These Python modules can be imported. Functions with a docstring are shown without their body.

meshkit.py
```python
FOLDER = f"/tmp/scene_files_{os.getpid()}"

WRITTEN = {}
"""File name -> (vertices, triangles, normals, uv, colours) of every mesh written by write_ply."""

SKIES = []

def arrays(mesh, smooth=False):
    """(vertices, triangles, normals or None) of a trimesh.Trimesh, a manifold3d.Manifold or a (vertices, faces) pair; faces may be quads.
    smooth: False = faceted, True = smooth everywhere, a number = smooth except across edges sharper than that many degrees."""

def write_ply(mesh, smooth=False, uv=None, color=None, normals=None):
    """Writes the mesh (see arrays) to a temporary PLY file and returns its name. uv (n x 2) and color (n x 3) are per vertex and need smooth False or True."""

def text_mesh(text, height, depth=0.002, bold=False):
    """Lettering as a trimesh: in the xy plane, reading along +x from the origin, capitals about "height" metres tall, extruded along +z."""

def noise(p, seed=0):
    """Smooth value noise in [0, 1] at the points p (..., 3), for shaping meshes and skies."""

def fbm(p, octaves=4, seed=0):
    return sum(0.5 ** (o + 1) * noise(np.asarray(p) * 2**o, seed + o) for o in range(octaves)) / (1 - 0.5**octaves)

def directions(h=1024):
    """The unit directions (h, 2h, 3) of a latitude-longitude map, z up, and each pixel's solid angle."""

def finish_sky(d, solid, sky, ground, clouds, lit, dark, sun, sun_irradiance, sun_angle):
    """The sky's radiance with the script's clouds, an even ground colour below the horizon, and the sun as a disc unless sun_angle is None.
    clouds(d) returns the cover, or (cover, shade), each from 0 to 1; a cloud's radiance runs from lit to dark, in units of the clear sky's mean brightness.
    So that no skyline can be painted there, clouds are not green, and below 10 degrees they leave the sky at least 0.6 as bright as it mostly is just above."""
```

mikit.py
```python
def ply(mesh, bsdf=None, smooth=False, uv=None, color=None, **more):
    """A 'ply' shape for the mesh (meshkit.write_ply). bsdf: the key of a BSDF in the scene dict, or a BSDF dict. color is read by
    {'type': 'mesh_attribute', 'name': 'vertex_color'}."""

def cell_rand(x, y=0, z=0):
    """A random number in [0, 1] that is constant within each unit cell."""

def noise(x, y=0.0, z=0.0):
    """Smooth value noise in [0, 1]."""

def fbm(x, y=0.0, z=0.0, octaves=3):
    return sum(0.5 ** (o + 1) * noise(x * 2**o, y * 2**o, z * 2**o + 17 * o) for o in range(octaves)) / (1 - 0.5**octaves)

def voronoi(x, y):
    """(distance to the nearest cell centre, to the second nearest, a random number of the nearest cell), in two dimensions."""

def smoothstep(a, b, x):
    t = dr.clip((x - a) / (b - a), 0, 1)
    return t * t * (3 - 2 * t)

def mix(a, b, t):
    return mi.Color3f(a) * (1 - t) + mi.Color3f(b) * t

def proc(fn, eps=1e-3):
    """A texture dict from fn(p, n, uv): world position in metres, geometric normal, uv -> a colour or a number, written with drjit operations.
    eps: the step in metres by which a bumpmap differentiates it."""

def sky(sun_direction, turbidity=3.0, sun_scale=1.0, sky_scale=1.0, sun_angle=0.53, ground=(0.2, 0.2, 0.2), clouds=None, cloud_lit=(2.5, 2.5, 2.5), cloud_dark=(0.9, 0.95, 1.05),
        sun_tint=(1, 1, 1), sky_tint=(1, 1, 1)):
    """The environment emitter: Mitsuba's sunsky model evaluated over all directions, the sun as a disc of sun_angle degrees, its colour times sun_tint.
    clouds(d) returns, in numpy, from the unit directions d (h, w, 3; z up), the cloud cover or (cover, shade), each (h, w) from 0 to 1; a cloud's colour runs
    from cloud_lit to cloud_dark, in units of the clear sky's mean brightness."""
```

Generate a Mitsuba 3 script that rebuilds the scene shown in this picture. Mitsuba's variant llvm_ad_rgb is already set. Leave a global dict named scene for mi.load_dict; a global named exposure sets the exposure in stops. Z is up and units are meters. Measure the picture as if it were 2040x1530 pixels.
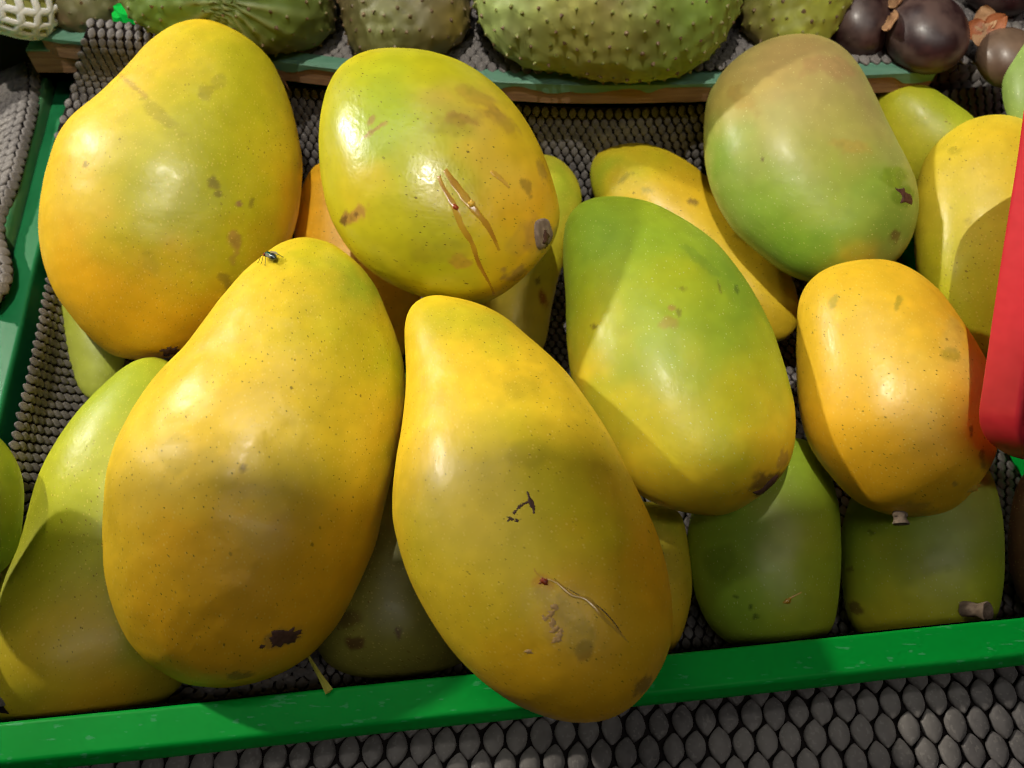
import math, random
import numpy as np, trimesh, mitsuba as mi, drjit as dr
import mikit, meshkit
from scipy.ndimage import gaussian_filter1d
from scipy.interpolate import CubicSpline, RectBivariateSpline
from scipy.spatial import Delaunay, cKDTree
from shapely.geometry import Polygon, Point
import shapely

T = mi.ScalarTransform4f
scene, labels = {}, {}
rng = np.random.default_rng(7)

# ------------------------------------------------------------------ camera
PITCH, HFOV = np.radians(55), 66.0
CAM = np.array([0, 0, .35])
FWD, RGT, UPC = np.array([0, np.cos(PITCH), -np.sin(PITCH)]), np.array([1., 0, 0]), np.array([0, np.sin(PITCH), np.cos(PITCH)])
FOC = 1020 / np.tan(np.radians(HFOV / 2))
scene['camera'] = {'type': 'thinlens', 'fov': HFOV, 'fov_axis': 'x', 'aperture_radius': .0010, 'focus_distance': .275,
                   'near_clip': .01, 'far_clip': 50.0, 'to_world': T().look_at(origin=CAM.tolist(), target=(CAM + FWD).tolist(), up=UPC.tolist())}

# ------------------------------------------------------------------ unseen lamps: bulb at the left, spot overhead, tubes as added fill
exposure = 0.12
KEY_DIR, KEY_DIST, KEY_R, KEY_E = np.array([-.82, .40, .54]), 1.3, .026, (1560., 1465., 1260.)
SPOT_AT, SPOT_TILT, SPOT_HALF, SPOT_E = np.array([-.14, .098, 1.55]), 34.0, 33.0, (4.0, 3.75, 3.25)
AIM = np.array([0, .2, .1])
TUBE_E = (10., 9.7, 9.1)

def rgb(*c): return {'type': 'rgb', 'value': [float(x) for x in (c[0] if len(c) == 1 else c)]}

def lamp_bulb(key, pos, r, e, label):
    scene[key + '__glass_bulb'] = {'type': 'sphere', 'center': [float(x) for x in pos], 'radius': r, 'emitter': {'type': 'area', 'radiance': rgb(e)}}
    m = trimesh.creation.cylinder(.6 * r, 2.2 * r, sections=32)
    m.apply_translation([0, 0, 2.0 * r]); m.apply_translation(pos)
    scene[key + '__socket'] = mikit.ply(m, {'type': 'twosided', 'b': {'type': 'diffuse', 'reflectance': rgb(.05, .05, .05)}}, smooth=40)
    labels[key] = {'label': label, 'category': 'lamp'}

lamp_bulb('unseen_bulb_lamp', AIM + KEY_DIST * KEY_DIR / np.linalg.norm(KEY_DIR), KEY_R, KEY_E, 'unseen warm white bulb, out of view to the left, lighting the mango crate')  # out of view, placed to cast the shadows that run to the right
_d = np.array([0.03, math.sin(math.radians(SPOT_TILT)), -math.cos(math.radians(SPOT_TILT))])
scene['unseen_spot_lamp__bulb'] = {'type': 'spot', 'to_world': T().look_at(origin=SPOT_AT.tolist(), target=(SPOT_AT + _d).tolist(), up=[1, 0, 0]), 'intensity': rgb(SPOT_E), 'cutoff_angle': SPOT_HALF + .25, 'beam_width': SPOT_HALF - .5}  # out of view; beam edge stands in for a shadow across the front mangoes
_m = trimesh.creation.revolve(np.array([[.02, .06], [.045, .05], [.06, -.01], [.062, -.01], [.047, .055], [.02, .066]]), sections=40)
_m.apply_transform(trimesh.geometry.align_vectors([0, 0, -1], _d)); _m.apply_translation(SPOT_AT)
scene['unseen_spot_lamp__shade'] = mikit.ply(_m, {'type': 'twosided', 'b': {'type': 'diffuse', 'reflectance': rgb(.05, .05, .05)}}, smooth=40)
labels['unseen_spot_lamp'] = {'label': 'unseen spot lamp high over the crate, its beam edge leaving the front mangoes darker', 'category': 'lamp'}
for i, (x, y) in enumerate([(-.7, .9), (.4, -.5)]):
    key = 'added_fill_tube' + (f'_{i:03d}' if i else '')
    scene[key] = {'type': 'cylinder', 'p0': [x - .7, y, 1.9], 'p1': [x + .7, y, 1.9], 'radius': .05, 'emitter': {'type': 'area', 'radiance': rgb(TUBE_E)}}  # added fill light, lifts the shaded sides of the fruit
    labels[key] = {'label': ['added fill tube out of view, high over the back left of the stall', 'added fill tube out of view, high over the front of the stall'][i], 'category': 'lamp'}

# ------------------------------------------------------------------ materials
def two(b): return {'type': 'twosided', 'b': b}
VC = {'type': 'mesh_attribute', 'name': 'vertex_color'}

def speck(uv, cell, prob, r0, r1, seed, stretch=1.8):
    x, y = uv.x / cell + seed * 7.31, uv.y / cell + seed * 3.77
    best = mi.Float(0)
    for a in (-1, 0, 1):
        for b in (-1, 0, 1):
            cx, cy = dr.floor(x) + a, dr.floor(y) + b
            k = mikit.cell_rand(cx, cy, seed + .5)
            on = mikit.cell_rand(cx, cy, seed + 11.5) < prob
            dx, dy = (cx + mikit.cell_rand(cx, cy, seed + 1.5) - x) * cell, (cy + mikit.cell_rand(cx, cy, seed + 2.5) - y) * cell
            d1, d2 = dx * .8 + dy * .6, (dx * -.6 + dy * .8) / stretch
            r = r0 + (r1 - r0) * k * k
            v = (1 - mikit.smoothstep(r * .45, r * 1.1, dr.sqrt(d1 * d1 + d2 * d2))) * (.45 + .55 * k)
            best = dr.maximum(best, dr.select(on, v, 0))
    return best

def w_ripe(p, n, uv):
    s = dr.maximum(speck(uv, .0030, .75, .00011, .00029, 1), speck(uv, .011, .55, .0002, .0006, 2, 1.5))
    patch = mikit.smoothstep(.35, .65, mikit.fbm(uv.x * 45 + 3, uv.y * 45, 0., 2))
    return dr.clip(s * (.10 + .72 * patch), 0, 1)

def w_pale(p, n, uv):
    return .34 * speck(uv, .0017, .6, .00018, .00042, 5, 1.3)

def w_green(p, n, uv):
    return .55 * speck(uv, .0024, .7, .00014, .00034, 3, 1.4)

def h_skin(p, n, uv):
    return mikit.fbm(uv.x * 420, uv.y * 420, 0., 2) * .05 + mikit.noise(uv.x * 1500, uv.y * 1500) * .012 + mikit.noise(uv.x * 110 + 5, uv.y * 110) * .10

def skin(base, rough, spec=.4, coat=.25, coatg=.8):
    return {'type': 'principled', 'base_color': base, 'roughness': rough, 'specular': spec, 'clearcoat': coat, 'clearcoat_gloss': coatg}

P_H = mikit.proc(h_skin, 3e-4)
scene['skin_ripe'] = two({'type': 'bumpmap', 'arbitrary': P_H, 'scale': .0013, 'b': {'type': 'blendbsdf', 'weight': mikit.proc(w_ripe),
    'a': {'type': 'blendbsdf', 'weight': mikit.proc(w_pale), 'a': skin(VC, .42, .38, .30, .74), 'c': skin(rgb(.86, .66, .16), .45)}, 'c': skin(rgb(.19, .115, .015), .55, .3, 0)}})
scene['skin_wet'] = two({'type': 'bumpmap', 'arbitrary': P_H, 'scale': .0020, 'b': {'type': 'blendbsdf', 'weight': mikit.proc(w_ripe),
    'a': skin(VC, .34, .45, .7, .84), 'c': skin(rgb(.10, .055, .012), .4, .3, .6)}})
scene['skin_green'] = two({'type': 'bumpmap', 'arbitrary': P_H, 'scale': .0013, 'b': {'type': 'blendbsdf', 'weight': mikit.proc(w_green),
    'a': skin(VC, .44, .38, .25, .74), 'c': skin(rgb(.62, .62, .25), .5, .4, .1)}})
scene['skin_soursop'] = two({'type': 'principled', 'base_color': VC, 'roughness': .55, 'specular': .4})
scene['skin_star_apple'] = two({'type': 'principled', 'base_color': VC, 'roughness': .40, 'specular': .5, 'clearcoat': .25, 'clearcoat_gloss': .8})
def c_scab(p, n, uv): return mikit.mix((.045, .018, .012), (.13, .065, .045), mikit.fbm(p.x * 900, p.y * 900, p.z * 900, 2))
scene['scab_dark'] = two({'type': 'principled', 'base_color': mikit.proc(c_scab), 'roughness': .6, 'specular': .3})
def c_tan(p, n, uv): return mikit.mix((.42, .23, .07), (.58, .38, .16), mikit.fbm(p.x * 1300, p.y * 1300, p.z * 1300, 2))
scene['scab_tan'] = two({'type': 'principled', 'base_color': mikit.proc(c_tan), 'roughness': .7, 'specular': .2})
def c_stem(p, n, uv): return mikit.mix((.11, .076, .056), (.34, .255, .185), mikit.fbm(p.x * 700, p.y * 700, p.z * 250, 3))
scene['stem_wood'] = two({'type': 'principled', 'base_color': mikit.proc(c_stem), 'roughness': .75, 'specular': .2})
scene['sap'] = two({'type': 'principled', 'base_color': mikit.proc(lambda p, n, uv: mikit.mix((.36, .16, .008), (.52, .31, .014), mikit.smoothstep(.25, .75, mikit.fbm(p.x * 110, p.y * 110, p.z * 110, 2)))), 'roughness': .08, 'specular': .7, 'clearcoat': 1., 'clearcoat_gloss': .97})
scene['sap_pale'] = two({'type': 'principled', 'base_color': rgb(.60, .36, .04), 'roughness': .06, 'specular': .7, 'clearcoat': 1., 'clearcoat_gloss': .97})
scene['sap_red'] = two({'type': 'principled', 'base_color': rgb(.30, .045, .008), 'roughness': .1, 'specular': .6, 'clearcoat': 1.})
def c_green(p, n, uv):
    s = mikit.smoothstep(.70, .80, mikit.fbm(p.x * 260, p.y * 900, p.z * 500, 3))
    d = mikit.fbm(p.x * 40, p.y * 40, p.z * 40, 3)
    return mikit.mix(mikit.mix((.001, .34, .036), (.002, .43, .050), d), (.10, .48, .22), s * .5)
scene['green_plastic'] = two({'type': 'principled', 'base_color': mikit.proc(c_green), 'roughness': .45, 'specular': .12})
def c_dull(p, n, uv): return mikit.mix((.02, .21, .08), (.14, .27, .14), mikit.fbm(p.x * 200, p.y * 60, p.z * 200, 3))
scene['green_plastic_dimmed'] = two({'type': 'principled', 'base_color': mikit.proc(lambda p, n, uv: mikit.mix((.004, .13, .04), (.014, .19, .065), mikit.fbm(p.x * 90, p.y * 40, p.z * 90, 3))), 'roughness': .45, 'specular': .3})
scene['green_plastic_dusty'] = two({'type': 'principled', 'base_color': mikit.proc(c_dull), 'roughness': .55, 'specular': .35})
def c_nub(p, n, uv):
    dust = mikit.smoothstep(.35, .75, mikit.fbm(p.x * 38, p.y * 38, p.z * 38, 3))
    spots = mikit.smoothstep(.68, .8, mikit.noise(p.x * 1300, p.y * 1300, p.z * 1300)) * .25
    return mikit.mix(mikit.mix((.095, .086, .085), (.19, .175, .172), mikit.fbm(p.x * 420, p.y * 420, p.z * 420, 3)), (.36, .33, .30), dr.clip(dust * .45 + spots, 0, 1))
scene['mat_foam'] = two({'type': 'principled', 'base_color': mikit.proc(c_nub), 'roughness': .62, 'specular': .25})
scene['mat_dark_backing'] = two({'type': 'principled', 'base_color': rgb(.016, .012, .012), 'roughness': .8, 'specular': .1})  # near-black backing: shade inside the mat holes put into its colour
def c_wood(p, n, uv):
    g = mikit.fbm(p.x * 60, p.y * 900, p.z * 900, 3)
    return mikit.mix((.17, .085, .045), (.42, .25, .14), g)
scene['bare_wood'] = two({'type': 'principled', 'base_color': mikit.proc(c_wood), 'roughness': .75, 'specular': .2})
def c_paint(p, n, uv):
    return mikit.mix((.07, .20, .13), (.16, .31, .22), mikit.fbm(p.x * 50, p.y * 500, p.z * 500, 3))
scene['green_paint'] = two({'type': 'principled', 'base_color': mikit.proc(c_paint), 'roughness': .5, 'specular': .4})
def c_red(p, n, uv): return mikit.mix((.62, .022, .036), (.70, .034, .05), mikit.fbm(p.x * 90, p.y * 300, p.z * 300, 3))
scene['red_plastic'] = two({'type': 'principled', 'base_color': mikit.proc(c_red), 'roughness': .34, 'specular': .5})
scene['white_foam'] = two({'type': 'principled', 'base_color': rgb(.86, .86, .85), 'roughness': .55, 'specular': .4, 'sheen': .4})
scene['dark_paint'] = two({'type': 'diffuse', 'reflectance': rgb(.03, .026, .024)})
scene['blade_green'] = two({'type': 'principled', 'base_color': rgb(.42, .42, .07), 'roughness': .5})
scene['fly_metal'] = two({'type': 'principled', 'base_color': rgb(.10, .13, .14), 'roughness': .25, 'metallic': .8})
scene['fly_teal'] = two({'type': 'principled', 'base_color': rgb(.02, .20, .17), 'roughness': .2, 'metallic': .85})
scene['fly_dark'] = two({'type': 'principled', 'base_color': rgb(.03, .022, .015), 'roughness': .5})
scene['fly_eye'] = two({'type': 'principled', 'base_color': rgb(.30, .03, .02), 'roughness': .3})
scene['fly_wing'] = {'type': 'principledthin', 'base_color': rgb(.45, .42, .34), 'roughness': .2, 'spec_trans': .6}

# ------------------------------------------------------------------ helpers
def ray(x, y):
    x, y = np.asarray(x, float), np.asarray(y, float)
    d = FWD + ((x - 1020) / FOC)[..., None] * RGT - ((y - 765) / FOC)[..., None] * UPC
    return d / np.linalg.norm(d, axis=-1, keepdims=True)

def at(x, y, z):
    """The point at height z seen in the photograph at (x, y)."""
    d = ray(x, y)
    return CAM + d * ((np.asarray(z, float) - CAM[2]) / d[..., 2])[..., None]

def closed_spline(pts, n=720):
    p = np.asarray(pts, float)
    p = np.vstack([p, p[:1]])
    t = np.r_[0, np.cumsum(np.linalg.norm(np.diff(p, axis=0), axis=1) ** .75)]
    return CubicSpline(t, p, bc_type='periodic')(np.linspace(0, t[-1], n, endpoint=False))

def unit(v): return v / np.linalg.norm(v, axis=-1, keepdims=True)

class Fruit:
    """A lumpy ovoid with its own place, axis, cross-sections and thickness: frame e1, e2 across, w away from the viewer's side."""
    def __init__(self, outline, dist, slope=.4, ratio=.85, lump=.0004, seed=0, sigma=6):
        o = closed_spline(outline)
        c = o.mean(0)
        self.w = ray(*c)
        self.e1 = unit(np.cross(self.w, [0, 0, 1.])); self.e2 = np.cross(self.e1, self.w)
        self.c, self.k, self.ratio, self.lump, self.seed, self.dist = CAM + dist * self.w, slope, ratio, lump, seed, dist
        d = ray(o[:, 0], o[:, 1])
        n = self.w - slope * self.e2
        p = CAM + d * (((self.c - CAM) @ n) / (d @ n))[:, None] - self.c
        q = np.stack([p @ self.e1, p @ self.e2], 1)
        D = np.linalg.norm(q[:, None] - q[None], axis=2)
        i, j = np.unravel_index(D.argmax(), D.shape)
        if q[i, 1] < q[j, 1]: i, j = j, i          # from the upper end to the lower end
        self.ax = unit(q[j] - q[i]); self.pp = np.array([-self.ax[1], self.ax[0]])
        self.s0, self.s1 = q[i] @ self.ax, q[j] @ self.ax
        N = len(q)
        U = np.linspace(0, np.pi, 241)
        S = self.s0 + (self.s1 - self.s0) * (1 - np.cos(U)) / 2
        sides = []
        for step in (1, -1):
            idx = (i + step * np.arange(((j - i) * step) % N + 1)) % N
            ss = np.maximum.accumulate(q[idx] @ self.ax) + np.arange(len(idx)) * 1e-9
            sides.append(np.interp(S, ss, q[idx] @ self.pp))
        lo, hi = np.minimum(*sides), np.maximum(*sides)
        w = (hi - lo) / 2; m = (hi + lo) / 2
        w = gaussian_filter1d(np.r_[-w[::-1][:-1], w, -w[::-1][1:]], sigma)[240:481]   # odd about the ends
        m = gaussian_filter1d(m, sigma, mode='nearest')
        w[0] = w[-1] = 0
        self.U, self.W, self.M = U, np.maximum(w, 0), m
    def prof(self, s):
        u = np.arccos(np.clip(1 - 2 * (s - self.s0) / (self.s1 - self.s0), -1, 1))
        return np.interp(u, self.U, self.W), np.interp(u, self.U, self.M)
    def world(self, a, b, depth): return self.c + a[..., None] * self.e1 + b[..., None] * self.e2 + depth[..., None] * self.w
    def bump(self, p): return self.lump * 2 * (meshkit.fbm(p * 42, 3, self.seed) - .5) if self.lump else 0
    def grid(self, nu=150, nv=150):
        u = np.linspace(0, np.pi, nu)[:, None]
        v = (-np.pi / 2 + np.linspace(0, 2 * np.pi, nv))[None]
        s = self.s0 + (self.s1 - self.s0) * (1 - np.cos(u)) / 2
        w, m = np.interp(u, self.U, self.W), np.interp(u, self.U, self.M)
        q = m + w * np.cos(v)
        a, b = s * self.ax[0] + q * self.pp[0], s * self.ax[1] + q * self.pp[1]
        P = self.world(a, b, self.k * b - self.ratio * w * np.sin(v))
        uv = np.stack([np.broadcast_to((v + np.pi) * self.W.max() * .95, P.shape[:2]), np.broadcast_to(s - self.s0, P.shape[:2])], -1)
        return P, uv
    def mesh(self, nu=150, nv=150):
        P, uv = self.grid(nu, nv)
        n, m = P.shape[:2]
        k = np.arange(n * m).reshape(n, m)
        f = np.concatenate([np.stack([k[:-1, :-1], k[:-1, 1:], k[1:, 1:]], -1).reshape(-1, 3), np.stack([k[:-1, :-1], k[1:, 1:], k[1:, :-1]], -1).reshape(-1, 3)])
        nrm = self.normals(P)
        P = P + nrm * np.asarray(self.bump(P))[..., None]
        v = P.reshape(-1, 3)
        if np.einsum('ij,ij->i', np.cross(v[f[:, 1]] - v[f[:, 0]], v[f[:, 2]] - v[f[:, 0]]), v[f[:, 0]] - self.c).sum() < 0: f = f[:, ::-1]
        return v, f, uv.reshape(-1, 2), self.normals(P).reshape(-1, 3)
    def normals(self, P):
        """Smooth normals of the closed grid, without a seam."""
        dv = np.gradient(P, axis=1)
        dv[:, 0] = dv[:, -1] = (P[:, 1] - P[:, -2]) / 2
        n = np.cross(np.gradient(P, axis=0), dv)
        n[0] = n[1].mean(0); n[-1] = n[-2].mean(0)
        n = unit(n + 1e-15)
        return n * np.sign(np.einsum('...i,...i', n, P - self.c).sum())
    def inside(self, X):
        p = X - self.c
        a, b, d = p @ self.e1, p @ self.e2, p @ self.w
        s, q = a * self.ax[0] + b * self.ax[1], a * self.pp[0] + b * self.pp[1]
        w, m = self.prof(s)
        r = ((q - m) / np.maximum(w, 1e-9)) ** 2 + ((d - self.k * b) / np.maximum(self.ratio * w, 1e-9)) ** 2
        return np.where((s > self.s0) & (s < self.s1), r, 9.) 
    def surf(self, x, y):
        """The near skin at the photograph's (x, y): points and outward normals."""
        x, y = np.atleast_1d(np.asarray(x, float)), np.atleast_1d(np.asarray(y, float))
        def hit(x, y):
            d = ray(x, y); dep = np.zeros(len(d))
            for _ in range(14):
                p = d * ((self.dist + dep) / (d @ self.w))[:, None] + CAM - self.c
                a, b = p @ self.e1, p @ self.e2
                s, q = a * self.ax[0] + b * self.ax[1], a * self.pp[0] + b * self.pp[1]
                w, m = self.prof(s)
                dep = .4 * dep + .6 * (self.k * b - self.ratio * np.sqrt(np.maximum(w * w - (q - m) ** 2, 0)))
            return CAM + d * ((self.dist + dep) / (d @ self.w))[:, None]
        p, e = hit(x, y), 2.5
        n = unit(np.cross(hit(x + e, y) - hit(x - e, y), hit(x, y - e) - hit(x, y + e)))
        n *= np.sign(np.einsum('ij,ij->i', n, CAM - p))[:, None]
        return p + n * np.asarray(self.bump(p))[..., None], n

# ------------------------------------------------------------------ the mangoes: shapes
OUT = dict(
A=[(393,37),(430,40),(467,60),(507,87),(537,120),(560,160),(580,213),(593,267),(602,320),(600,367),(593,433),(575,490),(545,550),(500,610),(450,655),(390,695),(330,711),(283,714),(233,707),(200,687),(167,657),(133,617),(107,577),(88,527),(78,460),(78,410),(90,353),(110,283),(133,240),(173,207),(200,188),(233,153),(287,97),(333,58)],
B=[(610,476),(645,482),(680,503),(707,527),(733,553),(760,600),(783,660),(798,717),(805,777),(800,843),(783,927),(763,1010),(747,1087),(717,1153),(680,1233),(653,1267),(613,1310),(560,1340),(507,1357),(467,1367),(417,1367),(367,1357),(317,1333),(273,1297),(247,1260),(220,1200),(207,1153),(203,1087),(205,1030),(207,983),(213,937),(227,893),(247,853),(280,793),(307,753),(340,720),(373,677),(427,610),(460,567),(520,517),(560,487)],
C=[(862,591),(830,603),(813,623),(806,660),(808,710),(810,760),(805,827),(793,893),(783,977),(782,1053),(797,1093),(813,1143),(837,1197),(867,1250),(913,1310),(963,1357),(1013,1393),(1063,1417),(1113,1433),(1163,1437),(1207,1432),(1247,1412),(1280,1380),(1307,1343),(1327,1303),(1338,1260),(1338,1220),(1330,1153),(1317,1097),(1290,1020),(1260,960),(1233,903),(1200,843),(1160,783),(1130,740),(1087,700),(1043,663),(1007,633),(970,613),(913,597)],
D=[(813,97),(870,106),(900,115),(940,133),(980,163),(1023,207),(1063,267),(1087,320),(1105,377),(1113,433),(1105,470),(1087,503),(1056,535),(1021,570),(992,589),(956,602),(903,603),(845,591),(803,576),(756,550),(712,515),(680,473),(659,432),(645,382),(639,329),(638,270),(641,225),(655,170),(674,137),(705,112),(747,98)],
E=[(1230,392),(1172,399),(1136,427),(1123,469),(1125,548),(1128,626),(1132,720),(1150,800),(1185,870),(1230,940),(1277,985),(1329,1010),(1382,1022),(1434,1025),(1476,1010),(1523,977),(1565,935),(1583,877),(1586,825),(1575,773),(1554,700),(1518,616),(1476,543),(1423,480),(1355,433),(1298,404)],
F=[(1600,68),(1547,75),(1505,91),(1467,117),(1433,153),(1413,190),(1402,247),(1402,300),(1413,367),(1430,407),(1457,453),(1500,495),(1557,540),(1593,556),(1643,565),(1693,560),(1743,547),(1787,517),(1812,480),(1827,433),(1831,400),(1817,340),(1790,287),(1757,222),(1733,167),(1713,130),(1687,100),(1650,77)],
G=[(1602,575),(1590,610),(1587,660),(1587,727),(1590,793),(1597,843),(1613,893),(1643,933),(1680,977),(1713,1003),(1760,1021),(1800,1030),(1840,1028),(1880,1022),(1905,1010),(1940,977),(1967,940),(1983,907),(1992,860),(1987,800),(1975,745),(1963,717),(1943,677),(1907,623),(1867,573),(1827,543),(1787,523),(1735,517),(1685,522),(1635,542)],
H=[(1995,228),(1949,234),(1910,250),(1879,273),(1856,296),(1836,334),(1826,380),(1820,450),(1823,520),(1838,590),(1880,660),(1940,720),(2010,750),(2080,730),(2130,650),(2155,540),(2150,430),(2120,330),(2060,250)],
I=[(1806,163),(1771,172),(1746,190),(1732,240),(1740,310),(1780,370),(1840,402),(1900,400),(1950,355),(1965,290),(1945,240),(1918,217),(1891,197),(1856,175)],
J=[(1272,284),(1329,299),(1371,323),(1408,352),(1470,405),(1530,470),(1572,540),(1592,600),(1585,650),(1550,680),(1490,665),(1400,605),(1300,530),(1220,450),(1187,400),(1176,344),(1188,310),(1225,290)],
K=[(1086,308),(1115,318),(1139,341),(1156,373),(1160,410),(1148,460),(1128,510),(1112,560),(1098,620),(1080,700),(1040,740),(980,720),(930,640),(920,540),(950,440),(1000,350),(1050,315)],
L=[(640,325),(612,350),(592,420),(588,500),(602,580),(650,650),(720,700),(790,712),(830,680),(840,600),(800,500),(740,410),(690,350)],
M=[(112,575),(115,610),(123,660),(137,717),(153,763),(177,792),(205,790),(235,755),(250,700),(240,640),(218,585),(180,550),(135,548)],
N=[(310,712),(277,716),(247,731),(213,758),(177,795),(143,832),(110,880),(83,930),(63,983),(45,1063),(5,1130),(-45,1210),(-75,1310),(-40,1400),(50,1450),(150,1455),(250,1435),(340,1385),(400,1300),(430,1180),(440,1050),(430,900),(400,790),(350,730)],
O=[(-40,848),(0,872),(22,899),(40,934),(48,970),(47,1028),(36,1090),(9,1134),(-50,1170),(-120,1170),(-190,1120),(-230,1030),(-220,940),(-170,870),(-100,840)],
Q=[(780,900),(700,980),(640,1100),(620,1230),(650,1320),(740,1350),(850,1342),(930,1310),(960,1230),(930,1080),(870,950)],
R=[(1280,1000),(1320,1003),(1350,1018),(1370,1076),(1378,1135),(1377,1186),(1366,1245),(1345,1290),(1310,1320),(1250,1315),(1200,1260),(1180,1150),(1200,1060),(1240,1010)],
S=[(1570,870),(1620,885),(1652,935),(1669,1000),(1674,1070),(1675,1135),(1670,1200),(1652,1262),(1600,1295),(1520,1300),(1450,1280),(1405,1233),(1378,1150),(1370,1060),(1395,980),(1440,910),(1500,872)],
T=[(1830,890),(1760,910),(1710,960),(1682,1035),(1674,1100),(1677,1170),(1690,1235),(1730,1280),(1800,1300),(1880,1300),(1945,1280),(1982,1240),(1997,1190),(2003,1120),(2001,1060),(1989,990),(1965,930),(1900,895)],
X=[(2060,930),(2030,960),(2014,1020),(2008,1090),(2018,1160),(2050,1215),(2110,1230),(2170,1190),(2190,1090),(2160,980),(2110,935)],
V=[(2050,70),(2018,98),(2000,140),(1996,190),(2008,235),(2050,275),(2110,275),(2160,220),(2165,140),(2120,85)],
Z=[(900,640),(840,690),(800,760),(795,850),(830,930),(910,960),(1000,930),(1060,850),(1070,760),(1030,680),(970,640)],
)
#          slope ratio  height of the middle (first guess) or baked distance
SHAPE = dict(A=(.32,.80),B=(.22,.80),C=(.32,.80),D=(.40,.82),E=(.40,.80),F=(.45,.80),G=(.25,.80),H=(.4,.8),I=(0,.7),J=(.35,.8),K=(.35,.8),L=(.3,.75),M=(.3,.7),
             N=(.15,.75),O=(.1,.8),Q=(.05,.7),R=(.1,.8),S=(.12,.75),T=(.12,.62),X=(.1,.75),V=(.5,.85),Z=(.1,.5))
DIST = {}
DIST.update(dict(X=0.422,T=0.382,S=0.356,R=0.348,Q=0.336,N=0.358,O=0.335,M=0.428,L=0.405,K=0.41,J=0.424,Z=0.386,I=0.47,V=0.47,H=0.43,D=0.342,A=0.405,E=0.332,G=0.353,F=0.415,C=0.27,B=0.304))  # where each one rests on those below it
# ------------------------------------------------------------------ END SHAPES
def numbered(name, store={}):
    k = store.get(name, 0); store[name] = k + 1
    return name if k == 0 else f'{name}_{k:03d}'

_cnt = {}
def part(holder, name):
    k = _cnt.get((holder, name), 0); _cnt[holder, name] = k + 1
    return f'{holder}__{name}' + (f'_{k:03d}' if k else '')

def add(key, mesh, mat, smooth=False, **kw):
    scene[key] = mikit.ply(mesh, mat, smooth=smooth, **kw)
    return key

def tag(key, label, category, group=None, kind=None):
    labels[key] = {'label': label, 'category': category}
    if group: labels[key]['group'] = group
    if kind: labels[key]['kind'] = kind

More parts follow.
